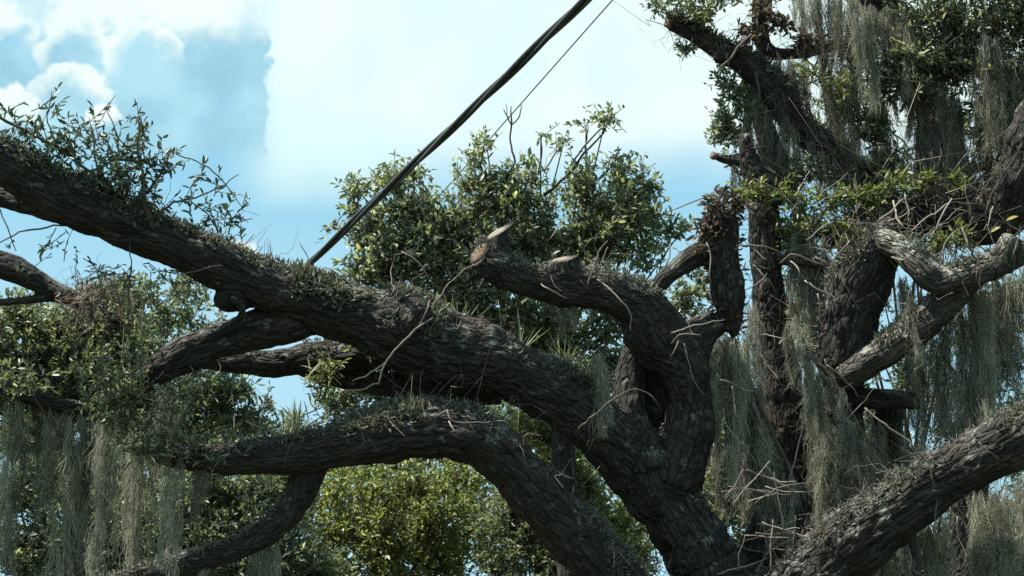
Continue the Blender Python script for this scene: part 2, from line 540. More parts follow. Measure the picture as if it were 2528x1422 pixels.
def build_wood(tree, limbs, voxel, mats, relief=1.0, seed=0, cuts=()):
    """limbs: list of (name, label, material key, points). Returns {index: dict} with surface samples."""
    paths = [smooth_path([W(p) for p in pts]) for (_, _, _, pts) in limbs]
    lr = np.random.default_rng(seed + 31)
    for q in paths:                     # a little natural wander in thickness
        s = np.cumsum(np.r_[0, np.linalg.norm(np.diff(q[:, :3], axis=0), axis=1)])
        ph = lr.uniform(0, 100)
        q[:, 3] *= 1 + 0.10 * pnoise(np.stack([s * 2.3 + ph, s * 0 + .3, s * 0 + .7], -1)) + 0.06 * pnoise(np.stack([s * 6 + ph, s * 0 + .1, s * 0 + .9], -1))
    g = Geo()
    for q in paths:
        V, F, T = tube(q, 16)
        g.put(V, F, T)
    me = g.mesh('wood_raw', None)
    tmp = bpy.data.objects.new('wood_raw', me)
    COL.objects.link(tmp)
    rm = tmp.modifiers.new('r', 'REMESH')
    rm.mode = 'VOXEL'
    rm.voxel_size = voxel
    sm = tmp.modifiers.new('s', 'SMOOTH')
    sm.factor = 0.5
    sm.iterations = 7
    dg = bpy.context.evaluated_depsgraph_get()
    ev = tmp.evaluated_get(dg)
    m2 = ev.to_mesh()
    nv, nf = len(m2.vertices), len(m2.polygons)
    V = np.empty(nv * 3, np.float32); m2.vertices.foreach_get('co', V); V = V.reshape(-1, 3).astype(float)
    Nn = np.empty(nv * 3, np.float32); m2.vertex_normals.foreach_get('vector', Nn); Nn = Nn.reshape(-1, 3).astype(float)
    li = np.empty(len(m2.loops), np.int32); m2.loops.foreach_get('vertex_index', li)
    ls = np.empty(nf, np.int32); m2.polygons.foreach_get('loop_start', ls)
    lt = np.diff(np.r_[ls, len(li)])
    ev.to_mesh_clear()
    bpy.data.objects.remove(tmp)
    bpy.data.meshes.remove(me)
    F = li[ls[lt == 4][:, None] + np.arange(4)[None]]
    # nearest skeleton sample
    best = np.full(nv, 1e9); bid = np.zeros(nv, int); bs_ = np.zeros(nv, int)
    for k_, q in enumerate(paths):
        p32 = q[:, :3].astype(np.float32)
        for a in range(0, nv, 40000):
            vv = V[a:a + 40000].astype(np.float32)
            d = np.sqrt(np.maximum((vv ** 2).sum(1)[:, None] + (p32 ** 2).sum(1)[None] - 2 * vv @ p32.T, 0)) - q[None, :, 3].astype(np.float32)
            j = d.argmin(1)
            dm = d[np.arange(len(j)), j]
            sl = slice(a, a + len(j))
            better = dm < best[sl]
            best[sl] = np.where(better, dm, best[sl])
            bid[sl] = np.where(better, k_, bid[sl])
            bs_[sl] = np.where(better, j, bs_[sl])
    vec = np.zeros((nv, 3))
    R = np.zeros(nv)
    for k_, q in enumerate(paths):
        msk = bid == k_
        if not msk.any():
            continue
        t, n, b = frames(q[:, :3])
        s = np.cumsum(np.r_[0, np.linalg.norm(np.diff(q[:, :3], axis=0), axis=1)])
        j = bs_[msk]
        off = V[msk] - q[j, :3]
        al = (off * t[j]).sum(1)
        vec[msk] = np.stack([(off * n[j]).sum(1), (off * b[j]).sum(1), s[j] + al + k_ * 7.3], -1)
        R[msk] = q[j, 3]
    # relief: burls and dents, then long furrows that run with the limb
    lump = pnoise(V * 3.1 + seed) * 0.6 + pnoise(V * 6.3 + seed) * 0.55 + np.maximum(pnoise(V * 4.4 + seed + 40) - 0.25, 0) * 1.3
    fv = vec * np.array((1, 1, 0.24))
    fv = fv + 0.02 * np.stack([pnoise(V * 6), pnoise(V * 6 + 9), pnoise(V * 6 + 17)], -1)
    fur = 1 - np.abs(pnoise(fv * 21.0)) * 2.0
    fur2 = 1 - np.abs(pnoise(fv * 31.0 + 5)) * 2.0
    fine = pnoise(vec * np.array((1, 1, 0.25)) * 42.0)
    V = V + Nn * ((lump * 0.16 * np.minimum(R, 0.25) + (fur * 0.0055 + fur2 * 0.006 + fine * 0.004) * np.clip(R / 0.12, 0.25, 2.2)) * relief)[:, None]
    for k_, c_, n_c in cuts:            # saw cuts: what stands past the plane is pressed onto it
        n_c = unit(np.asarray(n_c, float))
        dist = (V - c_) @ n_c
        past = (bid == k_) & (dist > 0) & (np.linalg.norm(V - c_, axis=1) < 0.35)
        V[past] -= n_c * dist[past][:, None]
    fid = bid[F[:, 0]]
    for _ in range(2):                  # stray islands of a limb go to the limb around them
        for k_ in range(len(limbs)):
            fi = np.flatnonzero(fid == k_)
            if not len(fi):
                continue
            f = F[fi]
            u, inv = np.unique(f, return_inverse=True)
            inv = inv.reshape(-1, 4)
            lab = np.arange(len(u))
            while True:
                mn = lab[inv].min(1)
                new = lab.copy()
                for c4 in range(4):
                    np.minimum.at(new, inv[:, c4], mn)
                new = new[new]
                if (new == lab).all():
                    break
                lab = new
            fl = lab[inv[:, 0]]
            ids, cnt = np.unique(fl, return_counts=True)
            for c_id, c_n in zip(ids, cnt):
                if c_id != ids[cnt.argmax()]:
                    isl = fi[fl == c_id]
                    vs = np.unique(F[isl])
                    mark = np.zeros(nv, bool); mark[vs] = True
                    nb = np.flatnonzero(mark[F].any(1) & (fid != k_))
                    if len(nb):
                        fid[isl] = np.bincount(fid[nb]).argmax()
    res = {}
    for k_, (name, label, mk, _) in enumerate(limbs):
        f = F[fid == k_]
        if not len(f):
            continue
        u, inv = np.unique(f, return_inverse=True)
        me = make_mesh(name, V[u], inv.reshape(-1, 4), vec=vec[u], rnd=np.full(len(u), 0.5), mat=mats[mk])
        o = add(name, me, tree, label=label)
        res[k_] = dict(obj=o, V=V[u], N=Nn[u], R=R[u], path=paths[k_])
    return res

def cut_disc(parent, centre, nrm, r, mat, squash=1.0, seed=0):
    """a sawn face: a thick, uneven round with its own edge"""
    lr = np.random.default_rng(seed)
    n = 22
    nrm = unit(np.asarray(nrm, float))
    u = unit(np.cross(nrm, (0.3, 0.1, 1.0)))
    v = np.cross(nrm, u)
    a = np.linspace(0, 2 * math.pi, n, endpoint=False)
    rr = r * (1 + 0.10 * np.sin(2 * a + lr.uniform(0, 6)) + 0.06 * np.sin(5 * a + lr.uniform(0, 6)) + lr.normal(0, 0.03, n))
    ring = np.outer(np.cos(a) * rr, u) + np.outer(np.sin(a) * rr * squash, v)
    c0 = np.asarray(centre)
    V = np.vstack([c0 + ring * 1.0 - nrm * 0.03, c0 + ring, c0 + ring * 0.55 + nrm * 0.004, [c0 + nrm * 0.002]])
    j = np.arange(n); j2 = (j + 1) % n
    F = np.vstack([np.stack([j, j2, n + j2, n + j], -1), np.stack([n + j, n + j2, 2 * n + j2, 2 * n + j], -1)])
    T = np.stack([2 * n + j, 2 * n + j2, np.full(n, 3 * n)], -1)
    return add('cut_face', make_mesh('cut_face', V, [F, T], mat=mat, smooth=False, rnd=lr.uniform(0, 1, len(V))), parent, label='pale sawn cut face')

# ------------------------------------------------------------------ crowns
DENS = 6.0
COUNT = {}
def sprays(clusters, per=10, tl=0.24, up=0.35, dens=130.0, seed=1, K=4):
    """clusters: (x, y, depth, rx, ry, factor[, depth radius]) -> twig lines and leaf positions"""
    lr = np.random.default_rng(seed)
    TW, PO, AX, NR, AMT = [], [], [], [], []
    for cl in clusters:
        x, y, d, rx, ry = cl[:5]
        kf = cl[5] if len(cl) > 5 else 1.0
        s = PX(d)
        rxm, rym = rx * s, ry * s
        rd = cl[6] if len(cl) > 6 else 0.9 * (rxm + rym) / 2
        n = max(2, int(kf * DENS * dens * rxm * rym * math.pi))
        c0 = P(x, y, d)
        ball = unit(lr.normal(size=(n, 3))) * (lr.uniform(0, 1, (n, 1)) ** 0.5)
        # drop some sectors so that the outline is uneven and gaps open
        gapn = pnoise(ball * 1.7 + lr.uniform(0, 50, 3))
        keep = gapn > -0.16
        ball = ball[keep]; n = len(ball)
        if n == 0: continue
        org = c0 + ball * np.array((rxm, rd, rym)) * 0.9
        dr_ = unit(ball * 0.8 + np.array((0, 0, up)) + lr.normal(size=(n, 3)) * 0.55)
        L = tl * lr.uniform(0.55, 1.25, (n, 1))
        t = np.linspace(0, 1, K)[None, :, None]
        bend = lr.normal(size=(n, 1, 3)) * 0.22 + np.array((0, 0, 0.10))
        line = org[:, None, :] + (dr_[:, None, :] * (t - 0.6) + bend * (t - 0.3) ** 2) * L[:, None, :]
        TW.append(line)
        tt = np.clip(np.linspace(0.15, 1.0, per)[None, :] + lr.normal(0, 0.05, (n, per)), 0.05, 1.0)
        tt3 = tt[:, :, None]
        po = org[:, None, :] + (dr_[:, None, :] * (tt3 - 0.6) + bend * (tt3 - 0.3) ** 2) * L[:, None, :]
        ax = unit(dr_[:, None, :] * (0.35 + 0.5 * tt3) + lr.normal(size=(n, per, 3)) * 0.62)
        nr = unit(np.array((0, -0.2, 0.6)) + lr.normal(size=(n, per, 3)) * 0.7)
        PO.append(po.reshape(-1, 3)); AX.append(ax.reshape(-1, 3)); NR.append(nr.reshape(-1, 3))
    return np.concatenate(TW), np.concatenate(PO), np.concatenate(AX), np.concatenate(NR)

def crown(tree, clusters, mat, ln, wd, name='foliage', twig_mat=None, per=10, tl=0.24, dens=130.0, seed=1, single=0, up=0.35, label=None, clumpy=0.35, far=False):
    """foliage as one mass; the `single` leaves that show largest become leaf objects"""
    lr = np.random.default_rng(seed + 500)
    TW, PO, AX, NR = sprays(clusters, per, tl, up, dens, seed, 3 if far else 4)
    N = len(PO)
    COUNT[tree.name + '/' + name] = N
    le = ln * lr.uniform(0.45, 1.35, N)
    we = wd * lr.uniform(0.55, 1.25, N)
    base = np.repeat(lr.uniform(0, 1, (N + per - 1) // per), per)[:N]
    r = np.clip(base * clumpy + lr.uniform(0, 1, N) * (1 - clumpy), 0, 0.999)
    if single:
        x_, y_, z_ = leaf_frames(AX, NR)
        depth = (PO - CAM)[:, 1] * CP + (PO - CAM)[:, 2] * SP
        score = le * we * np.abs((z_ * unit(PO - CAM)).sum(1)) / depth ** 2 * np.exp(-(depth - depth.min()) * 0.8)
        order = np.argsort(-score)
        sel = order[:single]
        lm = make_mesh('leaf', LEAF_V * np.array((wd / ln, 1, 1)), LEAF_F, rnd=np.full(6, 0.0), mat=mat)
        for i in sel:
            o = add('leaf', lm, tree)
            o.matrix_basis = Matrix(((x_[i, 0] * le[i], y_[i, 0] * le[i], z_[i, 0] * le[i], PO[i, 0]),
                                     (x_[i, 1] * le[i], y_[i, 1] * le[i], z_[i, 1] * le[i], PO[i, 1]),
                                     (x_[i, 2] * le[i], y_[i, 2] * le[i], z_[i, 2] * le[i], PO[i, 2]), (0, 0, 0, 1)))
        rest = np.ones(N, bool); rest[sel] = False
        PO, AX, NR, le, we, r = PO[rest], AX[rest], NR[rest], le[rest], we[rest], r[rest]
    V, F = (leaves2 if far else leaves)(PO, AX, NR, le, we)
    add(name, make_mesh(name, V, F, rnd=np.repeat(r, 4 if far else 6), mat=mat, smooth=False), tree, kind='stuff', label=label)
    rad = np.linspace(0.0042, 0.0018, TW.shape[1])[None] * np.ones((len(TW), 1))
    V, F = tubes(TW, rad, 3)
    add('twigs', make_mesh('twigs', V, F, rnd=np.full(len(V), 0.4), mat=twig_mat or M_TWIG_DARK), tree, kind='stuff')
    return N

def branchlets(tree, lines, mat=M_TWIG_DARK, name='branch'):
    """hand-placed thin branches: each a list of (x, y, depth, r px)"""
    for pts in lines:
        q = smooth_path([W(p) for p in pts], 0.04)
        jit = np.cumsum(rng.normal(0, 0.006, (len(q), 3)), 0)
        q[:, :3] += jit - np.linspace(0, 1, len(q))[:, None] * jit[-1]
        q[:, 3] *= 0.55
        V, F, T = tube(q, 6)
        add(name, make_mesh(name, V, [F, T], mat=mat, rnd=np.full(len(V), rng.uniform(0.2, 0.9)), vec=V), tree)

def tangle(tree, res, count, length, mat, name='dry_twigs', upmin=0.15, seed=3, rad=0.0028, zones=None, lift=0.5):
    """dry, curling twiglets that stand on the upper side of limbs"""
    lr = np.random.default_rng(seed)
    V = np.vstack([r['V'] for r in res]); Nn = np.vstack([r['N'] for r in res])
    m = (Nn[:, 2] > upmin) & (pnoise(V * 2.3 + seed) > -0.1)
    idx = np.flatnonzero(m)
    idx = idx[lr.integers(0, len(idx), count)]
    o = V[idx]
    d = unit(Nn[idx] * lift + lr.normal(size=(count, 3)) * 0.75)
    K = 5
    L = length * lr.uniform(0.3, 1.3, (count, 1, 1)) ** 1.4
    t = np.linspace(0, 1, K)[None, :, None]
    curl = lr.normal(size=(count, 1, 3)) * 0.55
    curl2 = lr.normal(size=(count, 1, 3)) * 0.25
    PT = o[:, None] + (d[:, None] * t + curl * t ** 2 + curl2 * np.sin(t * 7)) * L
    RA = rad * lr.uniform(0.6, 1.5, (count, 1)) * np.linspace(1, 0.4, K)[None]
    Vt, F = tubes(PT, RA, 3)
    add(name, make_mesh(name, Vt, F, rnd=np.repeat(lr.uniform(0, 1, count), K * 3), mat=mat), tree, kind='stuff')

def ferns(tree, res, count, mat, ln=0.045, wd=0.016, upmin=0.05, seed=4, name='fern_growth', thr=-0.05, xr=None):
    """shrivelled fern and leaf litter growing on the upper side of limbs"""
    lr = np.random.default_rng(seed)
    V = np.vstack([r['V'] for r in res]); Nn = np.vstack([r['N'] for r in res])
    m = (Nn[:, 2] + 0.25 * pnoise(V * 5 + seed) > upmin) & (pnoise(V * 1.9 + seed * 3.0) + 0.4 * pnoise(V * 6.0) > thr)
    if xr:
        m &= (V[:, 0] > P(xr[0], 800, 13.7)[0]) & (V[:, 0] < P(xr[1], 800, 13.7)[0])
    idx = np.flatnonzero(m)
    idx = idx[lr.integers(0, len(idx), count)]
    pos = V[idx] + lr.normal(0, 0.008, (count, 3))
    ax = unit(Nn[idx] * 0.75 + np.array((0, 0, 0.25)) + lr.normal(size=(count, 3)) * 0.7)
    nr = lr.normal(size=(count, 3))
    Vl, F = leaves(pos, ax, nr, ln * lr.uniform(0.4, 1.4, count), wd * lr.uniform(0.5, 1.3, count))
    add(name, make_mesh(name, Vl, F, rnd=np.repeat(lr.uniform(0, 1, count), 6), mat=mat, smooth=False), tree, kind='stuff')

# ------------------------------------------------------------------ the big oak in front
base = np.array(P(1800, 1640, 14.0)); base[2] = 0
OAK = thing('oak_tree', base, 'massive live oak with sawn stubs whose limbs arch across the whole foreground', 'tree')
b0 = P(1800, 1640, 14.0)
front = [
 ('trunk', 'thick furrowed trunk', 'a', [(1806, 1660, 14.0, 196), (1805, 1600, 14.0, 190), (1790, 1500, 14.0, 160)]),
 ('limb', 'main limb sweeping up to the left edge', 'a', [(1800, 1540, 14.0, 150), (1752, 1425, 14.0, 100), (1692, 1310, 14.0, 84), (1612, 1196, 14.0, 78), (1518, 1096, 13.95, 72),
    (1412, 998, 13.9, 72), (1300, 934, 13.85, 72), (1200, 893, 13.8, 78), (1060, 850, 13.75, 88), (980, 812, 13.7, 84), (900, 785, 13.7, 68), (750, 742, 13.6, 68),
    (600, 678, 13.5, 60), (450, 612, 13.4, 56), (300, 548, 13.3, 57), (150, 480, 13.2, 60), (0, 398, 13.1, 52), (-130, 330, 13.0, 48), (-300, 240, 12.9, 40), (-520, 60, 12.8, 28), (-700, -120, 12.8, 14), (-800, -260, 12.8, 6)]),
 ('limb', 'arching lower limb', 'a', [(1760, 1680, 13.8, 150), (1620, 1550, 13.75, 80), (1508, 1428, 13.7, 68), (1404, 1306, 13.65, 65), (1316, 1208, 13.6, 66), (1228, 1118, 13.55, 66),
    (1130, 1062, 13.5, 68), (1000, 1060, 13.45, 66), (880, 1090, 13.4, 60), (760, 1116, 13.4, 50), (640, 1128, 13.35, 42), (540, 1132, 13.35, 36), (460, 1128, 13.4, 30), (390, 1116, 13.5, 24), (330, 1100, 13.6, 14)]),
 ('limb', 'right limb rising to the right edge', 'a', [(1840, 1680, 13.8, 140), (1925, 1545, 13.7, 108), (2010, 1438, 13.6, 92), (2105, 1340, 13.5, 80), (2230, 1245, 13.4, 72), (2350, 1168, 13.35, 66), (2450, 1112, 13.3, 66),
    (2560, 1052, 13.25, 66), (2720, 960, 13.2, 58), (2900, 870, 13.1, 46), (3100, 740, 13.1, 32), (3300, 560, 13.1, 18), (3420, 400, 13.1, 8)]),
 ('limb', 'twisted stem ending in a sawn stub', 'a', [(1650, 1180, 14.0, 85), (1692, 1085, 14.0, 62), (1706, 990, 14.0, 50), (1690, 905, 14.0, 58), (1630, 835, 14.0, 72), (1590, 770, 13.95, 62), (1530, 728, 13.9, 50), (1450, 710, 13.9, 46),
    (1370, 705, 13.85, 44), (1290, 690, 13.8, 38), (1225, 655, 13.8, 38), (1196, 632, 13.8, 34), (1150, 605, 13.75, 32)]),
 ('limb', None, 'a', [(1600, 1160, 13.95, 80), (1565, 1060, 14.0, 46), (1555, 985, 14.1, 38), (1562, 900, 14.15, 34), (1600, 840, 14.1, 40)]),
 ('limb', None, 'a', [(1640, 1130, 14.3, 60), (1630, 1040, 14.3, 55), (1635, 960, 14.3, 55), (1650, 880, 14.2, 50)]),  # filler wood added behind the fork so its hollow reads dark
 ('stub', 'upright sawn stub', 'a', [(1234, 672, 13.8, 38), (1228, 630, 13.8, 35), (1226, 590, 13.8, 32), (1225, 520, 13.8, 31)]),
 ('stub', 'short sawn stub', 'a', [(1392, 705, 13.85, 36), (1388, 665, 13.85, 32), (1387, 600, 13.85, 30)]),
 ('limb', None, 'a', [(1580, 760, 14.0, 28), (1618, 712, 14.0, 20), (1680, 655, 14.05, 25), (1745, 618, 14.1, 30), (1790, 600, 14.1, 26)]),
 ('limb', 'broken reddish limb hanging to a point', 'a', [(1775, 530, 14.1, 40), (1778, 590, 14.1, 44), (1786, 660, 14.1, 42), (1800, 740, 14.1, 36), (1810, 800, 14.1, 22), (1813, 832, 14.1, 8)]),
 ('stub', None, 'a', [(1690, 900, 14.1, 58), (1712, 845, 14.1, 46), (1745, 812, 14.15, 34), (1780, 796, 14.15, 26)]),
 ('limb', 'forked limb bending down to the left', 'a', [(760, 770, 13.65, 60), (690, 800, 13.6, 56), (610, 820, 13.6, 44), (520, 850, 13.55, 41), (440, 885, 13.5, 37), (370, 925, 13.55, 32), (300, 970, 13.65, 25), (235, 1005, 13.8, 14)]),
 ('stub', None, 'a', [(650, 690, 13.55, 50), (590, 722, 13.5, 46), (560, 742, 13.48, 36), (550, 758, 13.46, 24)]),
 ('limb', None, 'a', [(568, 735, 13.36, 7), (594, 752, 13.33, 9), (597, 776, 13.36, 10), (570, 806, 13.42, 11), (510, 838, 13.46, 12), (450, 866, 13.46, 11)]),
 ('limb', 'thin limb passing behind the main limb', 'a', [(440, 880, 14.3, 16), (560, 893, 14.3, 26), (680, 898, 14.3, 32), (800, 880, 14.3, 38), (930, 875, 14.2, 38), (1040, 885, 14.1, 44), (1130, 905, 14.0, 50)]),
 ('limb', None, 'a', [(740, 915, 14.4, 14), (800, 930, 14.35, 20), (870, 938, 14.3, 26), (980, 952, 14.2, 32), (1110, 962, 14.1, 38), (1230, 955, 14.0, 44)]),
 ('limb', 'crooked branch dropping below the arching limb', 'a', [(800, 1120, 13.45, 32), (765, 1165, 13.45, 38), (740, 1225, 13.45, 36), (700, 1280, 13.45, 31), (640, 1325, 13.45, 30), (560, 1362, 13.45, 31), (470, 1388, 13.4, 30), (380, 1412, 13.4, 25), (270, 1440, 13.4, 20), (150, 1455, 13.4, 14)]),
 ('limb', None, 'a', [(-150, 455, 13.4, 24), (0, 486, 13.35, 25), (100, 512, 13.3, 28), (210, 535, 13.3, 34)]),
 ('stub', None, 'a', [(1010, 800, 13.6, 60), (1035, 765, 13.55, 44), (1052, 748, 13.55, 24)]),
 ('stub', 'dark broken stub in the crotch of the trunk', 'a', [(1870, 1580, 14.2, 120), (1885, 1440, 14.3, 85), (1905, 1330, 14.3, 62), (1945, 1250, 14.25, 46), (1968, 1205, 14.2, 26)]),
]
def trunk_foot(tree, x, y, z1, r1, mat, seed):
    q = smooth_path([[x + .05, y + .1, -0.2, r1 * 1.75], [x + .03, y + .05, 0.35, r1 * 1.3], [x, y, z1 * 0.55, r1 * 1.03], [x, y, z1, r1]], 0.06)
    V, F, T = tube(q, 72)
    c_ = np.array((x, y, 0))
    nn = unit((V - c_) * np.array((1, 1, 0)))
    fl = np.clip(1 - V[:, 2] / 1.3, 0, 1)
    a_ = np.arctan2(nn[:, 1], nn[:, 0])
    V = V + nn * (0.12 * fl * np.sin(a_ * 5 + seed) + 0.03 * pnoise(V * np.array((9, 9, 2.0)) + seed) + 0.05 * pnoise(V * 3))[:, None]
    add('trunk_base', make_mesh('trunk_base', V, [F, T], vec=V, rnd=np.full(len(V), .5), mat=mat), tree)
pz = P(1806, 1640, 14.0)
trunk_foot(OAK, pz[0], pz[1], pz[2], 190 * PX(14.0), M_BARK, 1.0)
CUTS = [(7, P(1226, 575, 13.8), (-0.50, -0.42, 0.76)), (8, P(1388, 640, 13.85), (-0.20, -0.42, 0.88)), (4, P(1182, 626, 13.78), (-0.80, -0.55, 0.25))]
wood = build_wood(OAK, front, 0.0142, {'a': M_BARK}, 1.0, 2, CUTS)
cut_disc(wood[7]['obj'], CUTS[0][1] + unit(np.array(CUTS[0][2])) * 0.004, CUTS[0][2], 29 * PX(13.8), M_CUT, 0.95, 1)
cut_disc(wood[8]['obj'], CUTS[1][1] + unit(np.array(CUTS[1][2])) * 0.004, CUTS[1][2], 25 * PX(13.8), M_CUT, 0.9, 2)
cut_disc(wood[4]['obj'], CUTS[2][1] + unit(np.array(CUTS[2][2])) * 0.004, CUTS[2][2], 29 * PX(13.8), M_CUT_DARK, 0.9, 3)
allw = [wood[k_] for k_ in wood]
topw = [wood[k_] for k_ in (1, 2, 3) if k_ in wood]
ferns(OAK, [wood[1], wood[2]], 6500, M_FERN, 0.038, 0.012, 0.25, 4, thr=0.15)
ferns(OAK, [wood[1]], 3200, M_FERN, 0.060, 0.018, -0.15, 5, 'fern_mat', -0.2, (740, 1090))
ferns(OAK, [wood[2]], 1800, M_FERN, 0.050, 0.015, 0.0, 16, 'fern_mat', 0.0, (620, 1050))
ferns(OAK, [wood[2]], 2600, M_FERN, 0.050, 0.014, -0.1, 18, 'fern_mat', 0.0, (1250, 1560))
ferns(OAK, [wood[1]], 1500, M_FERN, 0.050, 0.015, 0.0, 17, 'fern_mat', 0.0, (-200, 420))
ferns(OAK, [wood[1], wood[12], wood[13]], 1500, M_OAK_LEAF, 0.035, 0.013, 0.25, 9, 'green_fern_growth', 0.2)
ferns(OAK, [wood[4], wood[3], wood[15], wood[16], wood[17]], 6000, M_FERN, 0.04, 0.013, 0.25, 6)
ferns(OAK, [wood[10]], 260, M_DEAD_LEAF, 0.06, 0.026, -0.6, 7, 'dead_leaf_growth', -0.4)
tangle(OAK, [wood[1], wood[2]], 600, 0.13, M_TWIG, upmin=0.25, seed=3)
tangle(OAK, [wood[4], wood[3], wood[15], wood[16]], 330, 0.13, M_TWIG, upmin=0.3, seed=8)
tangle(OAK, [wood[2]], 90, 0.30, M_TWIG, upmin=0.5, seed=12, rad=0.003, lift=0.35)

# long pale twigs that can be told apart
branchlets(OAK, [
 [(1070, 785, 13.4, 4), (1030, 810, 13.35, 5), (985, 850, 13.3, 5), (950, 900, 13.3, 4.5), (935, 950, 13.3, 3)],
 [(1060, 740, 13.4, 4), (1045, 780, 13.4, 4), (1035, 808, 13.4, 4)],
 [(935, 950, 13.35, 4), (890, 962, 13.35, 4), (850, 962, 13.35, 2)],
 [(960, 880, 13.45, 3), (915, 915, 13.4, 4), (870, 940, 13.4, 3)],
 [(2140, 1005, 13.4, 4), (2200, 1050, 13.3, 4.5), (2255, 1090, 13.25, 4), (2295, 1150, 13.2, 4), (2310, 1220, 13.2, 4), (2308, 1290, 13.2, 3)],
 [(1080, 1030, 13.2, 3), (1105, 1015, 13.15, 4), (1120, 1040, 13.1, 3.5), (1170, 1045, 13.15, 3), (1250, 1040, 13.2, 3)],
 [(1105, 1040, 13.15, 3), (1120, 1060, 13.1, 3), (1130, 1070, 13.1, 2)],
 [(1455, 705, 13.6, 4), (1475, 650, 13.55, 4), (1480, 620, 13.55, 3), (1500, 595, 13.5, 2)],
 [(1560, 820, 13.6, 2.5), (1555, 770, 13.5, 3), (1520, 725, 13.5, 3), (1475, 690, 13.6, 3)],
 [(1425, 1065, 13.6, 3), (1490, 1010, 13.4, 3.5), (1545, 965, 13.4, 3), (1590, 960, 13.5, 2.5), (1625, 1000, 13.5, 2.5)],
 [(1660, 825, 13.7, 3.5), (1700, 805, 13.65, 3.5), (1745, 795, 13.65, 3), (1790, 790, 13.7, 2)],
 [(1655, 850, 13.7, 3), (1680, 825, 13.6, 3), (1720, 825, 13.6, 3), (1730, 835, 13.6, 2)],
 [(1675, 840, 13.6, 3), (1665, 860, 13.55, 3), (1655, 880, 13.55, 2)],
 [(1690, 850, 13.6, 2), (1715, 940, 13.55, 2), (1740, 975, 13.6, 2)],
 [(1820, 610, 13.8, 3), (1880, 610, 13.7, 3.5), (1930, 625, 13.75, 3)],
 [(1850, 640, 13.8, 3), (1890, 685, 13.7, 3), (1915, 720, 13.8, 2)],
 [(1745, 600, 13.8, 2.5), (1752, 660, 13.75, 3), (1756, 700, 13.75, 2)],
 [(1650, 525, 14.0, 2.5), (1700, 505, 14.0, 3), (1750, 483, 14.0, 3), (1778, 490, 14.05, 2), (1785, 475, 14.05, 2)],
 [(1775, 450, 14.05, 2), (1778, 470, 14.05, 2.5), (1785, 490, 14.05, 2.5)],
 [(1190, 640, 13.5, 2), (1130, 680, 13.5, 2.5), (1080, 740, 13.5, 3), (1060, 780, 13.5, 3)],
 [(735, 590, 13.6, 2), (755, 640, 13.6, 2.5), (770, 690, 13.6, 3)],
 [(665, 595, 13.6, 2), (672, 650, 13.6, 3), (680, 680, 13.6, 3)],
 [(800, 660, 13.6, 2), (850, 690, 13.6, 3), (890, 720, 13.6, 3)],
 [(440, 678, 13.2, 2.5), (500, 665, 13.2, 3), (550, 655, 13.25, 2)],
 [(1400, 735, 13.7, 2), (1350, 710, 13.6, 3), (1335, 700, 13.7, 2)],
 [(1620, 690, 13.8, 3), (1650, 640, 13.75, 3), (1655, 600, 13.8, 2)],
], M_TWIG, 'twig')
lr0 = np.random.default_rng(77)
criss = []
for _ in range(26):       # straight dry sticks lodged in the crotch
    cx_, cy_ = lr0.uniform(1810, 1960), lr0.uniform(1170, 1400)
    a_ = lr0.uniform(-0.5, 0.5) if lr0.uniform() < 0.65 else lr0.uniform(0.8, 2.0)
    l_ = lr0.uniform(30, 85)
    d_ = lr0.uniform(13.3, 13.75)
    criss.append([(cx_ - l_ * math.cos(a_), cy_ + l_ * math.sin(a_), d_, 3), (cx_ + lr0.normal(0, 4), cy_ + lr0.normal(0, 4), d_ - .02, 2.8), (cx_ + l_ * math.cos(a_), cy_ - l_ * math.sin(a_), d_ + lr0.normal(0, .08), 1.6)])
branchlets(OAK, criss, M_TWIG, 'stick')

# leafy shoots on top of the left limb
branchlets(OAK, [
 [(372, 570, 13.25, 16), (362, 520, 13.2, 13), (355, 450, 13.2, 9), (335, 370, 13.2, 6), (345, 285, 13.2, 3)],
 [(365, 530, 13.2, 8), (330, 500, 13.2, 8), (250, 440, 13.15, 8), (150, 380, 13.1, 8), (60, 325, 13.1, 8), (-40, 265, 13.1, 8)],
 [(362, 480, 13.2, 7), (400, 420, 13.2, 5), (425, 370, 13.2, 3)],
 [(385, 540, 13.2, 7), (430, 500, 13.2, 5), (480, 490, 13.2, 4), (540, 465, 13.2, 3), (590, 430, 13.2, 2)],
 [(460, 495, 13.2, 3), (495, 520, 13.2, 3), (525, 560, 13.2, 3), (545, 590, 13.2, 2)],
 [(430, 380, 13.2, 3), (480, 400, 13.2, 3), (540, 440, 13.2, 3), (580, 480, 13.2, 2), (600, 520, 13.2, 2)],
 [(250, 440, 13.15, 5), (230, 370, 13.1, 4), (220, 290, 13.1, 2)],
 [(150, 380, 13.1, 5), (120, 310, 13.1, 3), (128, 225, 13.1, 2)],
 [(340, 380, 13.2, 3), (290, 330, 13.2, 3), (262, 262, 13.2, 2)],
 [(320, 600, 13.2, 3), (322, 660, 13.15, 3), (316, 740, 13.1, 3), (318, 800, 13.1, 2)],
 [(250, 296, 13.2, 2), (270, 262, 13.2, 2), (285, 235, 13.2, 1.5)],
 [(0, 600, 13.2, 3), (60, 570, 13.2, 4), (130, 560, 13.2, 4), (190, 555, 13.25, 3)],
 [(0, 520, 13.3, 3), (20, 570, 13.2, 3), (40, 620, 13.2, 2)],
], M_TWIG_DARK, 'branch')
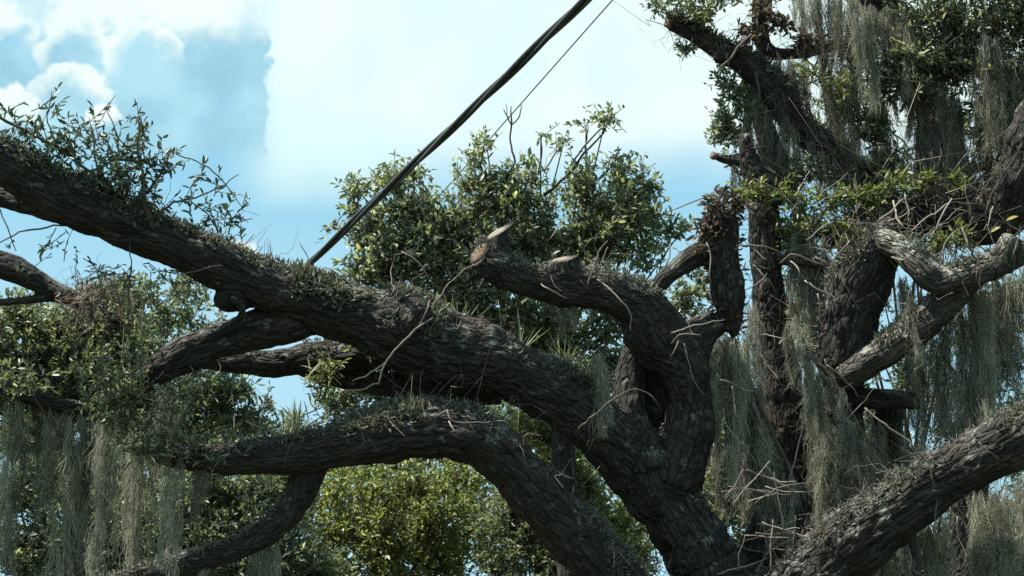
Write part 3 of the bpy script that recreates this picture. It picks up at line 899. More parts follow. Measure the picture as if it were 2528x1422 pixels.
crown(OAK, [
 (60, 320, 13.1, 65, 38, 1.0, .15), (120, 280, 13.1, 32, 50, .7, .12), (150, 370, 13.1, 75, 45, 1.0, .2), (230, 335, 13.1, 55, 55, .9, .2), (230, 420, 13.15, 65, 50, 1.2, .2),
 (340, 310, 13.2, 40, 45, 1.0, .15), (330, 400, 13.2, 70, 55, 1.2, .2), (290, 460, 13.2, 70, 45, 1.2, .2), (400, 400, 13.2, 45, 50, 1.0, .15), (390, 480, 13.2, 55, 45, 1.1, .2), (360, 540, 13.2, 45, 35, 1.2, .15),
 (470, 490, 13.2, 40, 28, .8, .12), (540, 445, 13.2, 50, 35, .8, .12), (590, 470, 13.2, 25, 45, .8, .1), (540, 525, 13.2, 60, 42, 1.0, .15), (590, 545, 13.2, 26, 35, .9, .1), (490, 560, 13.2, 45, 22, .9, .12), (560, 595, 13.2, 20, 14, .7, .08), (180, 330, 13.1, 120, 60, .8, .25), (300, 400, 13.2, 120, 90, .7, .25), (330, 480, 13.2, 110, 60, .8, .2),
 (20, 270, 13.1, 30, 28, .8, .12), (500, 415, 13.2, 25, 12, .5, .08),
], M_SILHOUETTE_LEAF, 0.060, 0.022, per=9, tl=0.22, dens=34, seed=21, single=280, label='narrow green leaves of the left shoots, darkened as backlit silhouettes')
# sparse hanging shoots below the limb and odd sprigs
crown(OAK, [
 (60, 630, 13.2, 70, 45, .35, .2), (150, 600, 13.2, 60, 30, .3, .2), (200, 660, 13.2, 70, 45, .35, .2), (320, 690, 13.15, 18, 100, .9, .1), (260, 680, 13.2, 45, 60, .4, .2), (420, 690, 13.3, 60, 50, .4, .2),
 (250, 740, 13.3, 70, 40, .7, .2), (1440, 900, 13.9, 40, 60, .5, .1),
], M_OAK_LEAF, 0.055, 0.019, name='sparse_foliage', per=6, tl=0.2, dens=60, seed=23, up=-0.1)
crown(OAK, [(790, 940, 14.1, 40, 50, 1.0, .1), (830, 905, 14.0, 50, 20, .8, .1), (900, 850, 14.0, 80, 14, .7, .08), (780, 985, 14.2, 30, 40, .9, .1)], M_YEL_LEAF, 0.05, 0.02, name='yellow_leaf_clusters', per=7, tl=0.14, dens=90, seed=29)
crown(OAK, [
 (470, 1085, 13.2, 60, 30, .9, .15), (400, 1060, 13.2, 70, 40, 1.0, .2), (330, 960, 13.3, 70, 60, 1.0, .2), (250, 920, 13.3, 90, 60, .9, .2), (420, 990, 13.2, 60, 40, .8, .2), (560, 1080, 13.2, 40, 18, .7, .1), (300, 1040, 13.3, 70, 50, .9, .2), (520, 1130, 13.15, 34, 24, .7, .1), (330, 870, 13.3, 60, 40, .8, .15), (350, 1110, 13.2, 70, 40, 1.2, .15), (260, 1000, 13.3, 80, 50, 1.1, .2), (430, 1110, 13.2, 50, 30, .9, .12),
], M_OAK_LEAF, 0.055, 0.020, name='leaf_clusters', per=8, tl=0.2, dens=75, seed=27)
# two big tan leaves that catch the sun on the right
for (x, y, d, ang, s) in ((2502, 536, 13.9, 0.45, 36), (2462, 566, 13.9, 0.6, 32)):
    me = make_mesh('leaf', LEAF_V * np.array((0.38, 1, 0.8)), LEAF_F, rnd=np.full(6, .5), mat=M_TAN_LEAF)
    o = add('leaf', me, OAK, label='single tan leaf catching the sun')
    yv_ = unit(np.array((math.cos(ang), 0.1, math.sin(ang)))); zv_ = unit(np.array((-0.25, -0.75, 0.6)))
    xx, yy, zz = leaf_frames(yv_[None], zv_[None])
    L_ = s * PX(d)
    pp = P(x - s / 2, y + s / 4, d)
    o.matrix_basis = Matrix([[xx[0, i] * L_, yy[0, i] * L_, zz[0, i] * L_, pp[i]] for i in range(3)] + [[0, 0, 0, 1]])
branchlets(OAK, [[(2515, 555, 13.9, 3), (2512, 600, 13.9, 4), (2500, 640, 13.95, 5)], [(2470, 580, 13.9, 3), (2488, 612, 13.95, 4), (2498, 650, 14.0, 5)]], M_TWIG, 'twig')

# ------------------------------------------------------------------ the second oak, behind at right
b1 = P(2040, 1500, 15.2)
OAK2 = thing('oak_tree', (b1[0], b1[1], 0), 'live oak behind on the right, its upright limbs draped in grey moss', 'tree')
back = [
 ('trunk', 'dark trunk hidden behind the right limb', 'b', [(2040, 1580, 15.2, 120), (2040, 1500, 15.2, 105), (2020, 1420, 15.2, 90), (2000, 1300, 15.1, 72)]),
 ('limb', 'dark upright limb', 'b', [(2030, 1420, 15.2, 70), (1985, 1260, 15.1, 66), (1955, 1110, 15.0, 62), (1928, 960, 15.0, 54), (1910, 840, 15.0, 44), (1896, 700, 15.0, 39), (1888, 580, 15.0, 37), (1880, 480, 15.0, 34), (1850, 400, 15.0, 24), (1838, 330, 15.0, 14)]),
 ('limb', 'thick leaning limb', 'b', [(2040, 1400, 15.0, 76), (2050, 1250, 14.9, 70), (2068, 1100, 14.8, 60), (2080, 960, 14.7, 52), (2082, 870, 14.6, 62), (2095, 790, 14.6, 70), (2118, 700, 14.6, 72), (2150, 630, 14.6, 62), (2185, 590, 14.6, 52), (2215, 570, 14.6, 36)]),
 ('limb', 'lichen-crusted limb rising to the right', 'p', [(2085, 930, 14.5, 36), (2150, 890, 14.4, 36), (2220, 845, 14.35, 37), (2290, 790, 14.3, 38), (2350, 735, 14.3, 34), (2400, 690, 14.3, 28), (2440, 665, 14.3, 20)]),
 ('limb', 'pale mossy limb', 'p', [(2170, 590, 14.5, 28), (2225, 615, 14.35, 33), (2280, 665, 14.2, 34), (2320, 695, 14.2, 34), (2390, 678, 14.1, 30), (2450, 655, 14.1, 31), (2520, 625, 14.1, 30), (2620, 590, 14.1, 30), (2760, 540, 14.1, 24), (2900, 430, 14.1, 16), (3000, 280, 14.1, 8)]),
 ('stub', None, 'p', [(2470, 660, 14.1, 34), (2485, 615, 14.05, 28), (2496, 580, 14.05, 20)]),
 ('limb', 'heavy dark limb at the right edge', 'b', [(2380, 560, 15.0, 40), (2440, 560, 14.9, 46), (2492, 520, 14.8, 56), (2530, 430, 14.7, 66), (2570, 330, 14.7, 68), (2640, 200, 14.7, 62), (2700, 50, 14.7, 54), (2720, -150, 14.8, 42), (2800, -400, 14.9, 26), (2850, -650, 14.9, 10)]),
 ('limb', 'level limb under dry twigs', 'b', [(2460, 545, 14.9, 50), (2380, 530, 15.0, 52), (2290, 528, 15.1, 48), (2200, 540, 15.1, 42), (2120, 560, 15.1, 34), (2030, 600, 15.1, 22)]),
 ('limb', 'sawn limb reaching up to the left', 'b', [(2190, 520, 15.4, 44), (2140, 460, 15.4, 40), (2080, 395, 15.4, 36), (2000, 340, 15.4, 33), (1945, 285, 15.4, 31), (1900, 215, 15.4, 32), (1850, 165, 15.4, 31), (1790, 130, 15.4, 27), (1740, 98, 15.4, 24), (1690, 68, 15.4, 23), (1655, 50, 15.4, 22)]),
 ('limb', None, 'b', [(1950, 480, 15.5, 34), (1922, 410, 15.5, 29), (1892, 330, 15.5, 26), (1866, 255, 15.6, 22), (1846, 190, 15.6, 16)]),
 ('stub', 'short broken stub', 'b', [(1945, 490, 15.2, 30), (1890, 440, 15.2, 25), (1835, 398, 15.2, 20), (1795, 394, 15.2, 13), (1762, 383, 15.2, 11)]),
 ('stub', None, 'b', [(1795, 130, 15.35, 26), (1775, 140, 15.3, 20), (1762, 146, 15.3, 14)]),
 ('limb', 'upright limb under curtains of moss', 'b', [(2370, 530, 15.6, 50), (2345, 440, 15.6, 46), (2325, 340, 15.6, 44), (2300, 240, 15.6, 40), (2270, 150, 15.6, 40), (2215, 70, 15.6, 44), (2150, 0, 15.6, 44), (2080, -80, 15.6, 40)]),
 ('limb', None, 'b', [(2405, 356, 15.3, 10), (2460, 355, 15.3, 14), (2530, 350, 15.2, 15), (2620, 340, 15.1, 16)]),
 ('limb', None, 'b', [(2370, 435, 15.3, 8), (2410, 416, 15.2, 12), (2470, 402, 15.1, 13), (2530, 390, 15.0, 14)]),
 ('limb', None, 'b', [(1890, -60, 15.6, 30), (1880, 20, 15.6, 24), (1878, 80, 15.6, 22), (1900, 130, 15.6, 18), (1985, 130, 15.6, 14), (2060, 110, 15.6, 16)]),
 ('limb', None, 'b', [(1925, 640, 14.9, 15), (1980, 640, 14.8, 17), (2030, 652, 14.7, 18), (2080, 680, 14.65, 24)]),
 ('stub', None, 'b', [(2060, 1010, 14.8, 36), (2140, 985, 14.6, 26), (2200, 985, 14.5, 23), (2262, 992, 14.45, 18)]),
 ('limb', None, 'b', [(2200, 970, 15.0, 28), (2190, 1080, 15.0, 40), (2180, 1200, 15.1, 42), (2150, 1340, 15.2, 50), (2100, 1480, 15.2, 60)]),
 ('limb', None, 'b', [(2420, 720, 15.6, 26), (2430, 860, 15.7, 30), (2420, 1000, 15.8, 34), (2400, 1200, 15.8, 40), (2380, 1400, 15.8, 50), (2300, 1550, 15.7, 60), (2150, 1640, 15.5, 70)]),
]
pz = P(2040, 1570, 15.2)
trunk_foot(OAK2, pz[0], pz[1], pz[2], 116 * PX(15.2), M_BARK_BACK, 3.0)
wood2 = build_wood(OAK2, back, 0.0185, {'b': M_BARK_BACK, 'p': M_BARK_PALE}, 1.0, 9)
cut_disc(wood2[8]['obj'], P(1651, 49, 15.38), (-0.8, -0.5, 0.2), 21 * PX(15.4), M_CUT_DARK, 0.9, 5)
cut_disc(wood2[10]['obj'], P(1758, 382, 15.18), (-0.85, -0.45, 0.3), 11 * PX(15.2), M_CUT_DARK, 0.9, 6)
cut_disc(wood2[17]['obj'], P(2266, 992, 14.43), (0.8, -0.6, 0.0), 17 * PX(14.4), M_CUT_DARK, 0.9, 7)
ferns(OAK2, [wood2[k_] for k_ in (2, 3, 4, 6, 7, 8)], 9000, M_FERN, 0.045, 0.014, 0.15, 14)
tangle(OAK2, [wood2[k_] for k_ in (2, 3, 4, 7)], 600, 0.2, M_TWIG, upmin=0.25, seed=15)
tangle(OAK2, [wood2[k_] for k_ in (7,)], 220, 0.45, M_TWIG, upmin=0.1, seed=17, rad=0.004)
tangle(OAK2, [wood2[k_] for k_ in (8, 9, 12, 15, 1)], 700, 0.25, M_TWIG_DARK, upmin=-1.0, seed=18)
branchlets(OAK2, [
 [(2205, 500, 14.6, 4), (2215, 530, 14.5, 4.5), (2230, 560, 14.4, 4)], [(2170, 545, 14.5, 3), (2205, 520, 14.5, 4), (2230, 490, 14.5, 3)],
 [(2235, 480, 14.6, 3), (2245, 530, 14.5, 3), (2240, 555, 14.5, 3)], [(2250, 570, 14.4, 3), (2300, 530, 14.4, 4), (2345, 500, 14.5, 3)],
 [(2310, 570, 14.3, 3), (2330, 530, 14.3, 3.5), (2350, 490, 14.4, 3)], [(2330, 650, 14.0, 3), (2332, 600, 14.0, 4), (2365, 565, 14.1, 3)],
 [(2375, 560, 14.0, 4), (2395, 605, 13.9, 5), (2412, 640, 13.95, 4)], [(2200, 635, 14.1, 4), (2225, 640, 14.0, 4), (2245, 632, 14.1, 4)],
 [(2440, 570, 14.2, 3), (2447, 540, 14.2, 3.5), (2452, 510, 14.3, 3)], [(1990, 590, 14.5, 3), (2030, 560, 14.5, 3), (2060, 545, 14.6, 2)],
 [(1925, 650, 14.6, 3), (1950, 628, 14.5, 4), (1990, 636, 14.5, 4), (2030, 655, 14.5, 3)], [(1778, 170, 15.0, 5), (1815, 130, 15.0, 6), (1850, 90, 15.0, 5)],
 [(2085, 180, 15.2, 3), (2130, 195, 15.2, 5), (2190, 205, 15.2, 4)], [(1990, 210, 15.2, 3), (2020, 195, 15.2, 4), (2030, 160, 15.3, 4)],
 [(2380, 430, 14.9, 2.5), (2350, 480, 14.8, 3), (2300, 440, 14.9, 3), (2250, 445, 14.9, 2)], [(2120, 980, 14.3, 3), (2090, 940, 14.2, 3), (2040, 900, 14.2, 3)],
 [(1875, 830, 14.5, 3), (1940, 840, 14.4, 3), (1960, 830, 14.5, 2)], [(1930, 980, 14.4, 3), (1960, 940, 14.4, 3.5), (1975, 910, 14.4, 2)],
 [(1950, 1180, 14.0, 3), (1975, 1090, 14.0, 3.5), (1985, 990, 14.0, 3), (1975, 940, 14.1, 2)],
], M_TWIG, 'twig')
def thicket(tree, n, box, dep, lng, ang, r, mat, name, seed):
    lr = np.random.default_rng(seed)
    out = []
    for _ in range(n):
        x, y = lr.uniform(box[0], box[2]), lr.uniform(box[1], box[3])
        a = math.radians(lr.uniform(*ang)); l = lr.uniform(*lng); d = lr.uniform(*dep)
        rr = lr.uniform(*r); bend = lr.normal(0, 0.35)
        pts = []
        for t_ in (0, .25, .5, .75, 1):
            aa = a + bend * t_ + lr.normal(0, .12)
            pts.append((x, y, d + lr.normal(0, .04), rr * (1 - .65 * t_)))
            x += math.cos(aa) * l / 4; y -= math.sin(aa) * l / 4
        out.append(pts)
    branchlets(tree, out, mat, name)
thicket(OAK2, 26, (1850, 60, 2450, 420), (15.0, 16.0), (90, 260), (-130, -40), (5, 10), M_TWIG_DARK, 'branch', 91)
thicket(OAK2, 22, (2050, 0, 2500, 350), (15.0, 16.0), (80, 220), (-60, 60), (4, 8), M_TWIG_DARK, 'branch', 92)
thicket(OAK2, 34, (1850, 480, 2440, 640), (14.2, 14.9), (60, 170), (0, 180), (2.2, 4.2), M_TWIG, 'twig', 93)
thicket(OAK2, 16, (1760, 880, 2060, 1300), (13.7, 14.4), (60, 170), (-110, -20), (2.2, 3.6), M_TWIG, 'twig', 94)
thicket(OAK2, 16, (2060, 960, 2480, 1330), (13.4, 14.6), (60, 160), (-90, 60), (2.2, 3.8), M_TWIG, 'twig', 95)
thicket(OAK2, 16, (1750, 640, 2020, 900), (14.2, 15.0), (60, 180), (-120, 60), (3, 5), M_TWIG, 'twig', 96)
thicket(OAK2, 14, (2180, 650, 2520, 980), (14.6, 15.4), (80, 220), (-110, -60), (4, 8), M_TWIG_DARK, 'branch', 97)
branchlets(OAK2, [[(1940, 765, 14.35, 10), (1990, 850, 14.25, 11), (2060, 955, 14.2, 11), (2130, 1075, 14.15, 10), (2200, 1185, 14.1, 8)], [(1800, 815, 14.3, 9), (1850, 930, 14.3, 11), (1910, 1070, 14.2, 11), (1990, 1240, 14.1, 10)]], M_TWIG_DARK, 'branch')
crown(OAK2, [
 (2300, 50, 15.2, 110, 60, 1.2), (2400, 80, 15.2, 110, 80, 1.0), (2490, 50, 15.2, 90, 80, 1.0), (2450, 170, 15.1, 110, 75, .9), (2260, 150, 15.1, 80, 65, 1.2), (2190, 175, 15.1, 60, 55, 1.1), (2350, 160, 15.2, 90, 60, 1.2),
 (2500, 270, 15.1, 60, 70, 1.0), (2260, 225, 15.1, 70, 40, 1.0), (2560, 150, 15.2, 80, 150, .8), (2330, -40, 15.2, 200, 60, .7), (2530, -30, 15.2, 120, 60, .7), (2430, 260, 15.3, 50, 60, .5),
 (1640, 12, 15.3, 55, 22, .8), (1725, 30, 15.3, 55, 38, .9), (1692, 115, 15.3, 28, 16, 1.2), (1790, 200, 15.3, 34, 42, .9), (1788, 305, 15.3, 30, 55, 1.2), (1765, 325, 15.3, 24, 26, 1.0), (1830, 245, 15.3, 34, 50, .9), (1825, 330, 15.3, 26, 45, .9),
 (1812, 420, 15.2, 22, 20, .8), (1990, 425, 15.2, 60, 32, .7), (2080, 440, 15.2, 70, 34, .8), (2190, 420, 15.2, 50, 60, .8), (2150, 320, 15.3, 45, 70, .7), (1950, 290, 15.6, 50, 60, .2), (1760, -20, 15.4, 120, 30, 1.0), (2060, 250, 15.7, 60, 80, .25),
 (2000, 720, 15.2, 50, 60, 1.0), (1960, 610, 15.2, 45, 60, 1.0), (1990, 560, 15.1, 60, 40, 1.0), (2490, 730, 15.6, 50, 60, .5), (1700, 730, 15.2, 40, 50, .8), (1690, 770, 15.2, 40, 40, 1.0),
 (2140, 900, 15.8, 30, 120, .35), (2240, 950, 15.6, 40, 40, .5), (2500, 480, 15.2, 60, 30, .7), (2450, 440, 15.3, 50, 40, .6),
], M_OAK_LEAF, 0.062, 0.026, per=10, tl=0.2, dens=130, seed=31, single=120, far=True)
crown(OAK2, [
 (2650, 60, 15.0, 120, 160, 1.2), (2780, -60, 15.0, 150, 150, 1.1), (2900, 160, 14.8, 130, 120, 1.1), (2750, 300, 15.0, 120, 110, 1.0), (2980, 350, 14.4, 140, 120, 1.1), (2850, 520, 14.6, 120, 90, .9), (3150, 560, 13.6, 140, 140, 1.1), (3300, 380, 13.4, 140, 130, 1.1), (3050, 760, 13.6, 130, 90, .8),
 (2560, -170, 15.6, 150, 90, .6), (2700, 650, 15.6, 90, 160, .7),
], M_OAK_LEAF, 0.062, 0.026, name='outer_foliage', per=10, tl=0.22, dens=70, seed=37, far=True)
crown(OAK2, [(1860, 480, 14.8, 45, 24, 1.2), (1930, 480, 14.8, 50, 28, 1.2), (1970, 505, 14.8, 50, 26, 1.0), (2050, 500, 14.7, 60, 34, 1.0), (2130, 490, 14.7, 70, 36, 1.0), (2230, 455, 14.8, 70, 26, .9), (2300, 450, 14.8, 60, 20, .8), (2370, 460, 14.8, 34, 28, 1.1),
 (1930, 560, 14.9, 32, 50, 1.0), (2100, 560, 14.6, 60, 30, .6), (2330, 590, 14.5, 60, 26, .6), (2385, 590, 14.5, 20, 34, .6), (1820, 480, 14.7, 22, 24, .8), (2010, 185, 15.0, 50, 30, .5), (2080, 215, 15.0, 40, 50, .5), (1745, 40, 15.2, 26, 26, .7)],
 M_YEL_LEAF, 0.062, 0.026, name='yellow_green_foliage', per=8, tl=0.17, dens=100, seed=33)
crown(OAK2, [(1880, 40, 15.2, 34, 44, 1.2), (1855, 85, 15.2, 42, 26, 1.0), (1930, 55, 15.2, 30, 24, .8), (1990, 105, 15.2, 44, 34, 1.1), (2070, 120, 15.2, 44, 20, .7), (2180, 240, 15.2, 30, 30, .6), (1775, 520, 13.95, 42, 34, 1.3, .12), (1820, 505, 14.0, 40, 24, 1.2, .12), (1740, 585, 13.95, 26, 36, 1.0, .1)],
 M_DEAD_LEAF, 0.07, 0.032, name='dead_foliage', per=7, tl=0.15, dens=120, seed=35, up=-0.2)

# ------------------------------------------------------------------ trees further back
def crown_tree(name, label, base_px, fork_px, clusters, mat, ln, wd, seed, per=9, tl=0.22, dens=120, single=0, extra=None, trunk_r=0.12, bark=M_BARK_BACK):
    f = P(*fork_px)
    bx = P(*base_px)
    t = thing(name, (bx[0], bx[1], 0.0), label, 'tree')
    lr = np.random.default_rng(seed)
    q = smooth_path([[bx[0], bx[1], -0.1, trunk_r * 1.5], [bx[0], bx[1], 0.6, trunk_r * 1.1], list((bx * 0.5 + f * 0.5)[:2] + lr.normal(0, .1, 2)) + [f[2] * 0.55, trunk_r * 0.9], list(f) + [trunk_r * 0.7]], 0.08)
    V, F, T = tube(q, 12)
    add('trunk', make_mesh('trunk', V, [F, T], vec=V, rnd=np.full(len(V), .5), mat=bark), t)
    g = Geo(); vecs = []
    for cl in clusters:
        c_ = P(cl[0], cl[1], cl[2])
        mid = f * 0.5 + c_ * 0.5 + lr.normal(0, 0.12, 3) - np.array((0, 0, 0.1))
        r0 = trunk_r * 0.13
        q = smooth_path([list(f) + [r0], list(mid) + [r0 * 0.6], list(c_) + [r0 * 0.3]], 0.08)
        V, F, T = tube(q, 6)
        g.put(V, F, T); vecs.append(V)
    add('branches', g.mesh('branches', M_TWIG_DARK), t, kind='stuff')
    crown(t, clusters, mat, ln, wd, per=per, tl=tl, dens=dens, seed=seed, single=single, far=True)
    if extra:
        extra(t)
    return t

def centre_extra(t):
    branchlets(t, [
     [(1230, 470, 17.6, 6), (1270, 400, 17.6, 5), (1262, 350, 17.6, 4), (1262, 305, 17.6, 4), (1262, 262, 17.6, 2)],
     [(1262, 310, 17.6, 3), (1280, 290, 17.6, 3), (1288, 258, 17.6, 2)], [(1262, 310, 17.6, 3), (1250, 290, 17.6, 3), (1243, 270, 17.6, 2)], [(1250, 290, 17.6, 2), (1252, 275, 17.6, 2), (1248, 255, 17.6, 1.5)],
     [(1340, 480, 17.6, 8), (1390, 430, 17.6, 6), (1440, 375, 17.6, 5), (1475, 335, 17.6, 4), (1500, 305, 17.6, 3)],
     [(1400, 420, 17.6, 4), (1450, 350, 17.6, 4), (1490, 315, 17.6, 3)], [(1445, 365, 17.6, 3), (1452, 330, 17.6, 3), (1450, 300, 17.6, 2)],
     [(1330, 430, 17.6, 4), (1340, 370, 17.6, 3), (1335, 330, 17.6, 2)], [(1345, 420, 17.6, 3), (1370, 380, 17.6, 3), (1390, 350, 17.6, 2)],
     [(1020, 480, 17.6, 4), (1023, 420, 17.6, 3), (1024, 385, 17.6, 2)],
    ], M_TWIG_DARK, 'branch')
    branchlets(t, [[(990, 620, 17.0, 3), (1030, 650, 17.0, 3), (1060, 690, 17.0, 2)], [(1360, 590, 17.0, 2), (1380, 560, 17.0, 3), (1400, 530, 17.0, 2)],
                   [(1180, 720, 17, 2), (1200, 660, 17, 3), (1230, 610, 17, 2)], [(1450, 720, 17, 3), (1480, 660, 17, 3), (1500, 610, 17, 2)]], M_TWIG, 'twig')
crown_tree('evergreen_tree', 'bushy broad-leaved tree rising behind the sawn limb in the middle', (1520, 900, 18.2), (1380, 900, 18.2), [
 (965, 440, 17.6, 80, 40, 1.0), (1020, 420, 17.6, 40, 24, .7), (885, 470, 17.6, 48, 34, .9), (825, 560, 17.6, 22, 10, 1.5, .08), (870, 520, 17.6, 36, 30, .8), (900, 560, 17.6, 60, 40, .9), (1000, 510, 17.6, 110, 70, 1.1), (960, 600, 17.6, 120, 80, 1.2), (890, 670, 17.6, 50, 50, 1.0),
 (950, 680, 17.6, 100, 60, 1.2), (1080, 600, 17.6, 110, 90, 1.3), (1170, 380, 17.6, 38, 44, .9), (1200, 350, 17.6, 30, 18, .8), (1180, 450, 17.6, 60, 50, 1.1), (1240, 440, 17.6, 60, 45, .9), (1170, 520, 17.6, 110, 70, 1.2), (1280, 500, 17.6, 110, 70, 1.2),
 (1310, 430, 17.6, 60, 36, .7), (1390, 355, 17.6, 28, 18, 1.0, .1), (1335, 335, 17.6, 14, 10, 1.2, .06), (1495, 293, 17.6, 42, 16, 1.3, .12), (1447, 308, 17.6, 16, 16, 1.2, .08), (1450, 470, 17.6, 80, 60, 1.1), (1440, 410, 17.6, 40, 24, .7), (1530, 430, 17.6, 70, 50, 1.1), (1515, 385, 17.6, 26, 14, .9),
 (1570, 510, 17.6, 95, 75, 1.1), (1610, 470, 17.6, 40, 24, .9), (1640, 570, 17.6, 60, 50, .8), (1690, 560, 17.6, 24, 30, .6), (1480, 580, 17.6, 130, 80, 1.2), (1330, 600, 17.6, 130, 80, 1.3), (1220, 640, 17.6, 130, 80, 1.3), (1120, 710, 17.6, 130, 70, 1.3),
 (1280, 760, 17.6, 140, 70, 1.2), (1440, 640, 17.6, 130, 50, 1.1), (1590, 650, 17.6, 60, 44, .7), (1170, 800, 17.6, 120, 50, 1.1), (1390, 820, 17.8, 90, 70, 1.1), (1480, 860, 17.8, 60, 60, .9), (1440, 920, 17.8, 70, 60, 1.0), (1000, 740, 17.6, 90, 40, 1.0), (1300, 850, 17.8, 80, 40, 1.0), (1510, 800, 17.8, 50, 60, 1.4), (1520, 900, 17.8, 50, 60, 1.4), (1480, 960, 17.8, 60, 50, 1.4), (1550, 1000, 17.8, 50, 60, 1.3), (1500, 740, 17.8, 60, 40, 1.0), (1640, 1010, 17.8, 60, 90, 1.2), (1020, 600, 18.3, 160, 130, .45, .4), (1200, 600, 18.3, 190, 160, .45, .4), (1400, 580, 18.3, 200, 150, .45, .4), (1540, 550, 18.3, 140, 110, .45, .4), (1100, 770, 18.3, 200, 80, .5, .4), (1350, 780, 18.3, 160, 90, .5, .4),
], M_MID_LEAF, 0.070, 0.033, 41, per=10, tl=0.25, dens=66, single=300, extra=centre_extra, trunk_r=0.14)

crown_tree('leafy_tree', 'loose grey-green tree filling the left side under the main limb', (150, 1300, 15.6), (200, 1120, 15.6), [
 (50, 790, 15.4, 80, 60, 1.0), (150, 830, 15.4, 110, 80, 1.1), (290, 810, 15.4, 100, 80, 1.1), (70, 890, 15.4, 100, 70, 1.2), (220, 920, 15.3, 130, 80, 1.2), (340, 880, 15.3, 90, 80, 1.2), (170, 1000, 15.4, 150, 60, 1.2), (320, 980, 15.4, 120, 60, 1.2),
 (420, 760, 15.6, 80, 70, .55), (470, 700, 15.6, 50, 50, .4), (500, 800, 15.6, 50, 30, .5), (490, 990, 15.5, 110, 60, 1.0), (560, 960, 15.5, 80, 50, .9), (420, 1060, 15.5, 140, 50, 1.1), (600, 1040, 15.5, 70, 50, .8), (60, 1080, 15.8, 120, 60, 1.0), (350, 720, 15.5, 60, 50, .5), (240, 740, 15.4, 60, 40, .8),
 (0, 960, 15.4, 60, 80, 1.0), (-60, 850, 15.4, 80, 120, 1.0), (-180, 700, 15.2, 120, 120, .9), (-330, 560, 15.0, 150, 130, .9), (-300, 800, 15.0, 130, 130, .8), (-480, 700, 14.9, 140, 150, .8), (-120, 900, 14.8, 110, 90, .8), (60, 940, 14.6, 90, 40, .6), (-260, 960, 14.8, 120, 110, .7), (650, 1010, 15.6, 40, 40, .4),  # includes unseen clusters past the left edge, added to shade the hanging moss
], M_FAR_LEAF, 0.062, 0.026, 43, per=11, tl=0.22, dens=110, trunk_r=0.12)
LEFT_T = bpy.data.objects['leafy_tree']
lw = build_wood(LEFT_T, [
 ('limb', 'bare limb entering at the left edge', 'b', [(-160, 600, 15.0, 32), (-40, 640, 15.0, 32), (40, 668, 15.0, 30), (110, 705, 15.0, 26), (170, 735, 15.0, 22), (240, 765, 15.1, 18), (300, 800, 15.2, 12)]),
 ('limb', None, 'b', [(-80, 752, 14.9, 10), (20, 745, 14.9, 10), (90, 738, 14.95, 11), (150, 728, 15.0, 14)]),
 ('limb', None, 'b', [(-120, 905, 14.9, 22), (0, 950, 14.9, 22), (70, 978, 14.9, 21), (140, 1000, 15.0, 18), (230, 1010, 15.1, 16), (320, 1015, 15.2, 10)]),
], 0.016, {'b': M_BARK_BACK}, 0.8, 13)
ferns(LEFT_T, [lw[0]], 500, M_FERN, 0.04, 0.014, 0.2, 24)
lnest = [dict(V=P(250, 745, 14.9) + np.random.default_rng(3).normal(0, 1, (400, 3)) * np.array((.10, .10, .06)), N=unit(np.random.default_rng(4).normal(0, 1, (400, 3))))]
tangle(LEFT_T, lnest, 420, 0.14, M_TWIG, upmin=-1, seed=25, name='dead_twig_clump')
ferns(LEFT_T, lnest, 420, M_DEAD_LEAF, 0.05, 0.02, -2, 26, 'dead_leaf_clump', -9)

crown_tree('yellow_green_bush', 'sunlit yellow-green leafy tree under the arching limb', (980, 1300, 20.5), (980, 1480, 20.5), [
 (900, 1215, 20.3, 120, 70, 1.1), (1020, 1190, 20.3, 120, 60, 1.0), (1090, 1270, 20.2, 110, 90, 1.1), (960, 1310, 20.1, 140, 90, 1.2), (820, 1310, 20.3, 110, 90, 1.0), (1070, 1390, 20.2, 130, 70, 1.1), (900, 1410, 20.1, 140, 60, 1.1), (760, 1230, 20.6, 80, 70, 1.0), (1150, 1190, 20.8, 80, 80, 1.1), (1000, 1250, 21.2, 260, 130, 1.0), (960, 1380, 21.2, 280, 110, 1.0), (1180, 1290, 21.0, 70, 110, 1.0), (860, 1150, 21.2, 130, 60, 1.0), (1000, 1120, 21.2, 140, 60, 1.0), (1120, 1120, 21.2, 90, 60, 1.0),
], M_YEL_LEAF, 0.070, 0.033, 51, per=10, tl=0.26, dens=58, trunk_r=0.12)
crown_tree('understory_tree', 'dark green leafy tree in the shade between the arching limb and trunk', (1380, 1400, 19.5), (1380, 1500, 19.5), [
 (1270, 1300, 19.6, 110, 110, 1.2), (1330, 1220, 19.6, 100, 90, 1.2), (1380, 1130, 19.4, 90, 70, 1.0), (1300, 1060, 19.4, 50, 40, 1.0), (1350, 1380, 19.4, 130, 80, 1.2), (1470, 1260, 19.4, 90, 80, 1.0), (1540, 1370, 19.4, 80, 70, 1.0), (1450, 1400, 19.4, 100, 60, 1.2), (1230, 1400, 19.8, 80, 60, 1.0), (1560, 1290, 19.6, 60, 60, .9), (1330, 1280, 20.4, 170, 170, 1.1), (1480, 1360, 20.4, 170, 110, 1.1), (1350, 1100, 20.2, 110, 90, 1.0), (1230, 1020, 20.0, 90, 50, .8), (1420, 1180, 20.0, 90, 90, 1.0),
], M_MID_LEAF, 0.072, 0.034, 53, per=10, tl=0.25, dens=66, trunk_r=0.12)
